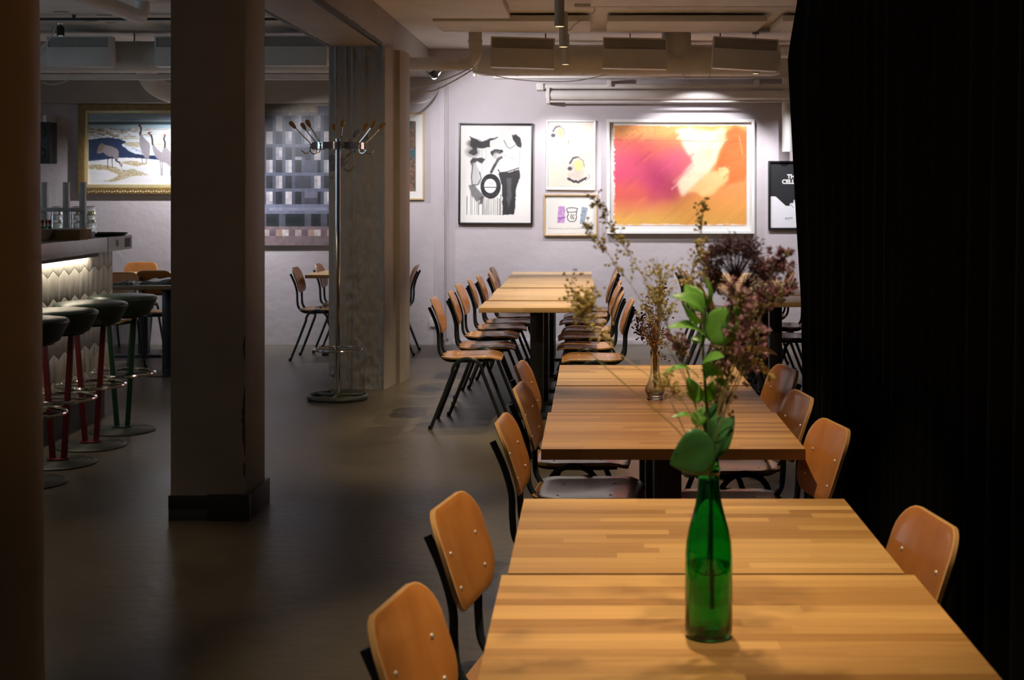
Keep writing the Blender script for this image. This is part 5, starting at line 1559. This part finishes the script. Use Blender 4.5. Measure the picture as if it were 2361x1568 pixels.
# ---------------------------------------------------------------- dry sprays
def spray(name, label, group, path, r0, twigs, t0, tl, seedr, smat, stmat='dry_stem', per=3, seed=1, spread=1.0, droop=0.0, along=0, cluster=None, shape=(1, 1, 1)):
    rr = random.Random(seed)
    t = thing(name, label, 'dried flower', (BX, YB, TZ + 0.05), 0, group)
    org = Vector(t.location)
    pts = spline([Q(*p) for p in path], 7)
    n = len(pts)
    MB().tube([p - org for p in pts], [r0 * (1 - 0.65 * i / (n - 1)) for i in range(n)], 6).build('stem', stmat, t)
    tw = MB(); sd = MB()
    for k in range(twigs):
        u = t0 + (1 - t0) * rr.random()
        i = min(n - 2, int(u * (n - 1)))
        b = pts[i]; ax = (pts[i + 1] - pts[i]).normalized()
        dv = Vector((rr.uniform(-1, 1), rr.uniform(-1, 1), rr.uniform(-0.7, 1))) * spread + ax * 0.8
        dv.normalize()
        L = tl * K * rr.uniform(0.4, 1.0)
        e = b + dv * L + Vector((0, 0, -droop * L))
        mid = b + dv * L * 0.5 + Vector((0, 0, 0.08 * L))
        tw.tube([b - org, mid - org, e - org], [0.00055, 0.00045, 0.00035], 4)
        for q in range(per):
            f = rr.uniform(0.45, 1.05)
            c = b + (e - b) * f + Vector((rr.uniform(-1, 1), rr.uniform(-1, 1), rr.uniform(-1, 1))) * (0.12 * L)
            s = seedr * 1.12 * rr.uniform(0.55, 1.25)
            sd.ball(c - org, s, 6, 4, shape)
    tw.build('twigs', stmat, t)['kind'] = 'stuff'
    if sd.v: sd.build('seed_heads', smat, t)['kind'] = 'stuff'
    return t
GG = 'dry grass panicles in the green bottle'
S0 = [(1642, 1330, 0.005), (1640, 1110, 0.004)]
S1 = [(1630, 1320, -0.006), (1636, 1105, -0.005)]
spray('dry_grass', 'long dry grass stem bending far left with a dense hanging seed head', GG, S1 + [(1600, 1040, -0.02), (1545, 975, -0.05), (1440, 885, -0.09), (1345, 800, -0.12), (1331, 782, -0.12), (1338, 740, -0.13), (1352, 700, -0.13)], 0.0014, 60, 0.86, 62, 0.0024, 'dry_seed', per=3, seed=3)
spray('dry_grass', 'dry grass stem reaching left below the ink painting with sparse seeds', GG, S1 + [(1590, 1020, 0.03), (1530, 900, 0.05), (1440, 825, 0.06), (1385, 775, 0.07), (1340, 720, 0.08), (1312, 650, 0.08)], 0.0013, 46, 0.62, 50, 0.0022, 'dry_seed', per=3, seed=5)
spray('dry_grass', 'tall dry grass spray crossing the orange print lower left corner', GG, S0 + [(1610, 930, 0.03), (1550, 780, 0.06), (1490, 650, 0.07), (1440, 570, 0.08), (1400, 510, 0.08), (1368, 458, 0.08)], 0.0013, 64, 0.60, 34, 0.0021, 'dry_seed', per=2, seed=8)
spray('dry_grass', 'dry grass spray ending left of the tall one before the small oak frame', GG, S1 + [(1600, 930, 0.0), (1540, 800, 0.0), (1470, 680, 0.0), (1420, 610, 0.01), (1385, 560, 0.01), (1352, 520, 0.02)], 0.0012, 46, 0.62, 36, 0.0021, 'dry_seed', per=2, seed=9)
spray('dry_grass', 'upright dry grass spray rising over the middle of the orange print', GG, S0 + [(1632, 940, 0.05), (1622, 800, 0.06), (1616, 680, 0.06), (1615, 590, 0.06), (1618, 530, 0.06), (1621, 474, 0.06)], 0.0013, 70, 0.60, 30, 0.0022, 'dry_seed', per=2, seed=12)
spray('dry_grass', 'bushy dry grass spray left of the leafy branch over the vase flowers', GG, S1 + [(1610, 960, 0.04), (1570, 840, 0.05), (1535, 740, 0.05), (1520, 690, 0.05), (1530, 640, 0.05)], 0.0013, 80, 0.66, 78, 0.0021, 'dry_seed', per=3, seed=15)
spray('dry_grass', 'low dry grass tuft left of the branch over the middle table', GG, S1 + [(1620, 1020, -0.02), (1590, 950, -0.03), (1555, 900, -0.04), (1530, 880, -0.04)], 0.0012, 44, 0.65, 52, 0.0020, 'dry_seed', per=3, seed=18)
spray('dry_grass', 'yellowish dry grass tip drooping to the right before the chair back', GG, S0 + [(1655, 990, -0.01), (1680, 900, -0.02), (1705, 850, -0.03), (1735, 838, -0.03), (1760, 848, -0.03), (1782, 872, -0.03)], 0.0012, 40, 0.72, 18, 0.0023, 'dry_seed', per=3, seed=21)
spray('dry_grass', 'dry grass spray arching right across the far right table top', GG, S0 + [(1650, 960, 0.04), (1668, 800, 0.05), (1690, 710, 0.05), (1730, 676, 0.05), (1775, 666, 0.05)], 0.0012, 50, 0.66, 34, 0.0019, 'olive_bits', per=3, seed=24)
spray('dry_grass', 'pale dry grass spray at the left edge of the upright one', GG, S0 + [(1630, 900, 0.07), (1600, 720, 0.08), (1590, 650, 0.08), (1602, 600, 0.08)], 0.0011, 40, 0.66, 40, 0.0021, 'dry_seed', per=2, seed=27)
GF = 'dried statice stems in the green bottle'
def statice(label, path, fl, tl, seed, mat='floret_pink', twigs=30, t0=0.6, bits=True, fr=0.0048):
    rr = random.Random(seed)
    t = thing('dried_statice', label, 'dried flower', (BX, YB, TZ + 0.05), 0, GF)
    org = Vector(t.location)
    pts = spline([Q(*p) for p in path], 7); n = len(pts)
    MB().tube([p - org for p in pts], [0.0016 * (1 - 0.6 * i / (n - 1)) for i in range(n)], 6).build('stem', 'dry_stem', t)
    tw = MB(); fb = MB(); ob = MB()
    for k in range(twigs):
        u = t0 + (1 - t0) * rr.random()
        i = min(n - 2, int(u * (n - 1))); b = pts[i]
        dv = Vector((rr.uniform(-1, 1), rr.uniform(-0.8, 0.8), rr.uniform(-0.35, 1))).normalized()
        L = tl * K * rr.uniform(0.35, 1.0); e = b + dv * L
        tw.tube([b - org, b + dv * L * 0.5 + Vector((0, 0, 0.1 * L)) - org, e - org], [0.0008, 0.0006, 0.0005], 4)
        for q in range(fl):
            f = rr.uniform(0.6, 1.1)
            c = b + (e - b) * f + Vector((rr.uniform(-1, 1), rr.uniform(-1, 1), rr.uniform(-1, 1))) * 0.004
            # a small papery trumpet of four petals
            ax = (dv + Vector((rr.uniform(-1, 1), rr.uniform(-1, 1), rr.uniform(-0.6, 1))) * 0.7).normalized()
            s1 = ax.orthogonal().normalized(); s2 = ax.cross(s1)
            ln = fr * rr.uniform(0.8, 1.7)
            for w in range(4):
                a1 = w * PI / 2; a2 = a1 + 1.2
                p1 = c + ax * ln * 0.8 + (s1 * math.cos(a1) + s2 * math.sin(a1)) * ln * 0.5
                p2 = c + ax * ln * 0.8 + (s1 * math.cos(a2) + s2 * math.sin(a2)) * ln * 0.5
                p3 = c + ax * ln * 1.1 + (s1 * math.cos(a1 + 0.6) + s2 * math.sin(a1 + 0.6)) * ln * 0.75
                fb.add([c - org, p1 - org, p3 - org, p2 - org], [(0, 1, 2, 3)])
        if bits:
            for q in range(3):
                f = rr.uniform(0.1, 0.95); c = b + (e - b) * f + Vector((rr.uniform(-1, 1), rr.uniform(-1, 1), rr.uniform(-1, 1))) * 0.003
                ob.ball(c - org, rr.uniform(0.0012, 0.0028), 5, 4, (1, 1, 1.6))
    tw.build('twigs', 'olive_bits', t)['kind'] = 'stuff'
    fo = fb.build('florets', mat, t, smooth=False); fo['kind'] = 'stuff'
    if ob.v: ob.build('bracts', 'olive_bits', t)['kind'] = 'stuff'
    return t
def crown(label, base, a0, a1, rad, cnt, seed, mat, path):
    """Umbrella shaped head: hair fine branches fanning from one point, florets only along the outer rim."""
    rr = random.Random(seed)
    t = thing('dried_flower_head', label, 'dried flower', (BX, YB, TZ + 0.05), 0, GF)
    org = Vector(t.location)
    pts = spline([Q(*p) for p in path], 7); n = len(pts)
    MB().tube([p - org for p in pts], [0.0017 * (1 - 0.5 * i / (n - 1)) for i in range(n)], 6).build('stem', 'floret_dark', t)
    tw = MB(); fb = MB()
    B = Q(*base)
    for k in range(cnt):
        a = math.radians(rr.uniform(a0, a1)); e = rr.uniform(-0.9, 0.9)
        L = rad * K * rr.uniform(0.72, 1.02) * (0.85 + 0.15 * math.cos(a))
        d = Vector((math.sin(a), math.sin(e) * 0.55, math.cos(a) * 0.92))
        E = B + d * L; m = B + d * L * 0.5 + Vector((rr.uniform(-1, 1), rr.uniform(-1, 1), 0)) * 0.006
        tw.tube([B - org, m - org, E - org], [0.0006, 0.0005, 0.0004], 4)
        for q in range(9):
            c = E + Vector((rr.gauss(0, 1), rr.gauss(0, 1), rr.gauss(0, 0.8))) * 0.0085
            tw.tube([m * 0.3 + E * 0.7 - org, c - org], [0.0003, 0.0003], 3)
            for w in range(3):
                v1 = Vector((rr.gauss(0, 1), rr.gauss(0, 1), rr.gauss(0, 1))).normalized() * rr.uniform(0.0018, 0.0038)
                v2 = Vector((rr.gauss(0, 1), rr.gauss(0, 1), rr.gauss(0, 1))).normalized() * rr.uniform(0.0014, 0.003)
                fb.add([c - org, c + v1 - org, c + v1 + v2 - org, c + v2 - org], [(0, 1, 2, 3)])
    tw.build('branches', 'floret_dark', t)['kind'] = 'stuff'
    fb.build('florets', mat, t, smooth=False)['kind'] = 'stuff'
    return t
crown('dark plum umbrella shaped dried flower head crowning the bouquet', (1696, 650, 0.05), -38, 34, 108, 80, 40, 'floret_dark', S0 + [(1650, 930, 0.05), (1672, 780, 0.05), (1690, 700, 0.05), (1696, 658, 0.05)])
crown('plum dried flower head spreading right of the dark crown', (1706, 672, 0.06), 22, 62, 96, 46, 41, 'floret_mid', S0 + [(1655, 920, 0.06), (1685, 780, 0.06), (1700, 710, 0.06), (1706, 672, 0.06)])
crown('small plum dried flower head left of the dark crown', (1692, 668, 0.06), -62, -30, 84, 26, 42, 'floret_dark', S0 + [(1650, 900, 0.06), (1674, 760, 0.06), (1688, 700, 0.06), (1692, 668, 0.06)])
statice('pink purple dried flower reaching far right before the poster wall', S0 + [(1660, 930, 0.02), (1710, 780, 0.02), (1760, 670, 0.02), (1790, 620, 0.02), (1815, 588, 0.02)], 4, 36, 43, 'floret_mid', 20, 0.80, fr=0.0062)
statice('pink purple dried flower below the far reaching one', S0 + [(1660, 920, -0.01), (1720, 800, -0.02), (1765, 710, -0.03), (1795, 690, -0.03), (1812, 660, -0.03)], 3, 44, 44, 'floret_mid', 22, 0.74, fr=0.0062)
statice('pink dried flower right of the big leaf', S0 + [(1655, 960, -0.02), (1690, 850, -0.03), (1705, 760, -0.03), (1708, 700, -0.03), (1690, 660, -0.03)], 3, 46, 45, 'floret_pink', 30, 0.6, fr=0.006)
statice('pink dried flower lower right, over the dark chair legs', S0 + [(1655, 1000, -0.03), (1695, 900, -0.05), (1730, 820, -0.06), (1742, 770, -0.06), (1735, 720, -0.06)], 3, 42, 46, 'floret_pink', 30, 0.6, fr=0.006)
statice('pink dried flower left of the dark crown, above the leafy tip', S0 + [(1640, 940, 0.08), (1640, 780, 0.08), (1642, 660, 0.08), (1640, 600, 0.08), (1648, 580, 0.08)], 4, 30, 47, 'floret_pink', 34, 0.66)
statice('small pink dried flower left of the branch over the back of the middle table', S1 + [(1610, 960, 0.04), (1585, 850, 0.05), (1565, 800, 0.05), (1552, 780, 0.05)], 3, 38, 48, 'floret_pink', 20, 0.7)
statice('olive brown dried flower stem in the dense middle of the bouquet', S0 + [(1655, 1000, 0.02), (1675, 880, 0.02), (1690, 800, 0.02), (1700, 740, 0.02)], 1, 62, 49, 'floret_pink', 70, 0.45)
statice('olive brown dried flower stem right behind the branch', S0 + [(1650, 1000, 0.05), (1660, 890, 0.06), (1668, 820, 0.06), (1672, 760, 0.06)], 1, 50, 50, 'floret_dark', 56, 0.45)
statice('plum dried flower hanging before the far right table legs', S0 + [(1660, 980, 0.03), (1705, 860, 0.03), (1745, 760, 0.03), (1768, 700, 0.03), (1788, 680, 0.03)], 3, 48, 51, 'floret_mid', 28, 0.7)

# ---------------------------------------------------------------- small vase on the middle table
YV = 5.19; KV = YV / FPX
VX = (1510 - VPX) / FPX * YV
vz = thing('glass_vase', 'small clear ribbed glass bud vase on the middle table row', 'vase', (VX, YV, TZ + 0.0006))
prof = [(0.0001, 0.003), (0.020, 0.003), (0.029, 0.0), (0.030, 0.004), (0.026, 0.012), (0.030, 0.020), (0.0365, 0.034), (0.034, 0.048), (0.025, 0.066), (0.0185, 0.088), (0.0155, 0.112), (0.0150, 0.150), (0.0172, 0.180), (0.0160, 0.181), (0.0128, 0.150), (0.0132, 0.112), (0.016, 0.090), (0.022, 0.068), (0.0300, 0.048), (0.032, 0.036), (0.026, 0.024), (0.0001, 0.020)]
n = 40; vs = []; fs = []
for (r, z) in prof:
    for k in range(n):
        a = 2 * PI * k / n
        rr = r * (1 + 0.035 * math.cos(a * 10))
        vs.append((rr * math.cos(a), rr * math.sin(a), z))
for i in range(len(prof) - 1):
    for k in range(n): fs.append((i * n + k, i * n + (k + 1) % n, (i + 1) * n + (k + 1) % n, (i + 1) * n + k))
MB().add(vs, fs).build('glass_body', 'clear_glass', vz, ang=70)
def posy(label, mat, tips, seed, cnt, spread, fr):
    rr = random.Random(seed)
    t = thing('dried_posy', label, 'dried flower', (VX, YV, TZ + 0.03), 0, 'dried flowers in the small glass vase')
    org = Vector(t.location)
    st = MB(); fb = MB()
    for k in range(cnt):
        px, py = tips[k % len(tips)]
        e = P(px + rr.gauss(0, spread), py + rr.gauss(0, spread), YV + rr.uniform(-0.06, 0.06))
        b = Vector((VX + rr.uniform(-0.006, 0.006), YV + rr.uniform(-0.006, 0.006), TZ + 0.04))
        m = Vector((VX + rr.uniform(-0.008, 0.008), YV + rr.uniform(-0.008, 0.008), TZ + 0.178))
        st.tube([p - org for p in spline([b, m, m * 0.4 + e * 0.6 + Vector((0, 0, 0.01)), e], 4)], 0.0008, 4)
        for q in range(6):
            c = e + Vector((rr.gauss(0, 1), rr.gauss(0, 1), rr.gauss(0, 1))) * 0.009
            fb.ball(c - org, fr * rr.uniform(0.6, 1.3), 6, 4, (1, 1, 0.8))
    st.build('stems', 'tan_floret', t)['kind'] = 'stuff'
    fb.build('flower_heads', mat, t)['kind'] = 'stuff'
    return t
posy('tan dried flowers filling the small glass vase', 'tan_floret', [(1500, 700), (1520, 690), (1528, 680), (1490, 720), (1510, 740), (1515, 770), (1500, 760), (1530, 720), (1520, 800), (1505, 790)], 61, 70, 10, 0.0042)
posy('plum coloured dried flowers on the left of the small glass vase', 'floret_dark', [(1470, 765), (1476, 735), (1466, 750), (1490, 770)], 62, 18, 7, 0.0042)
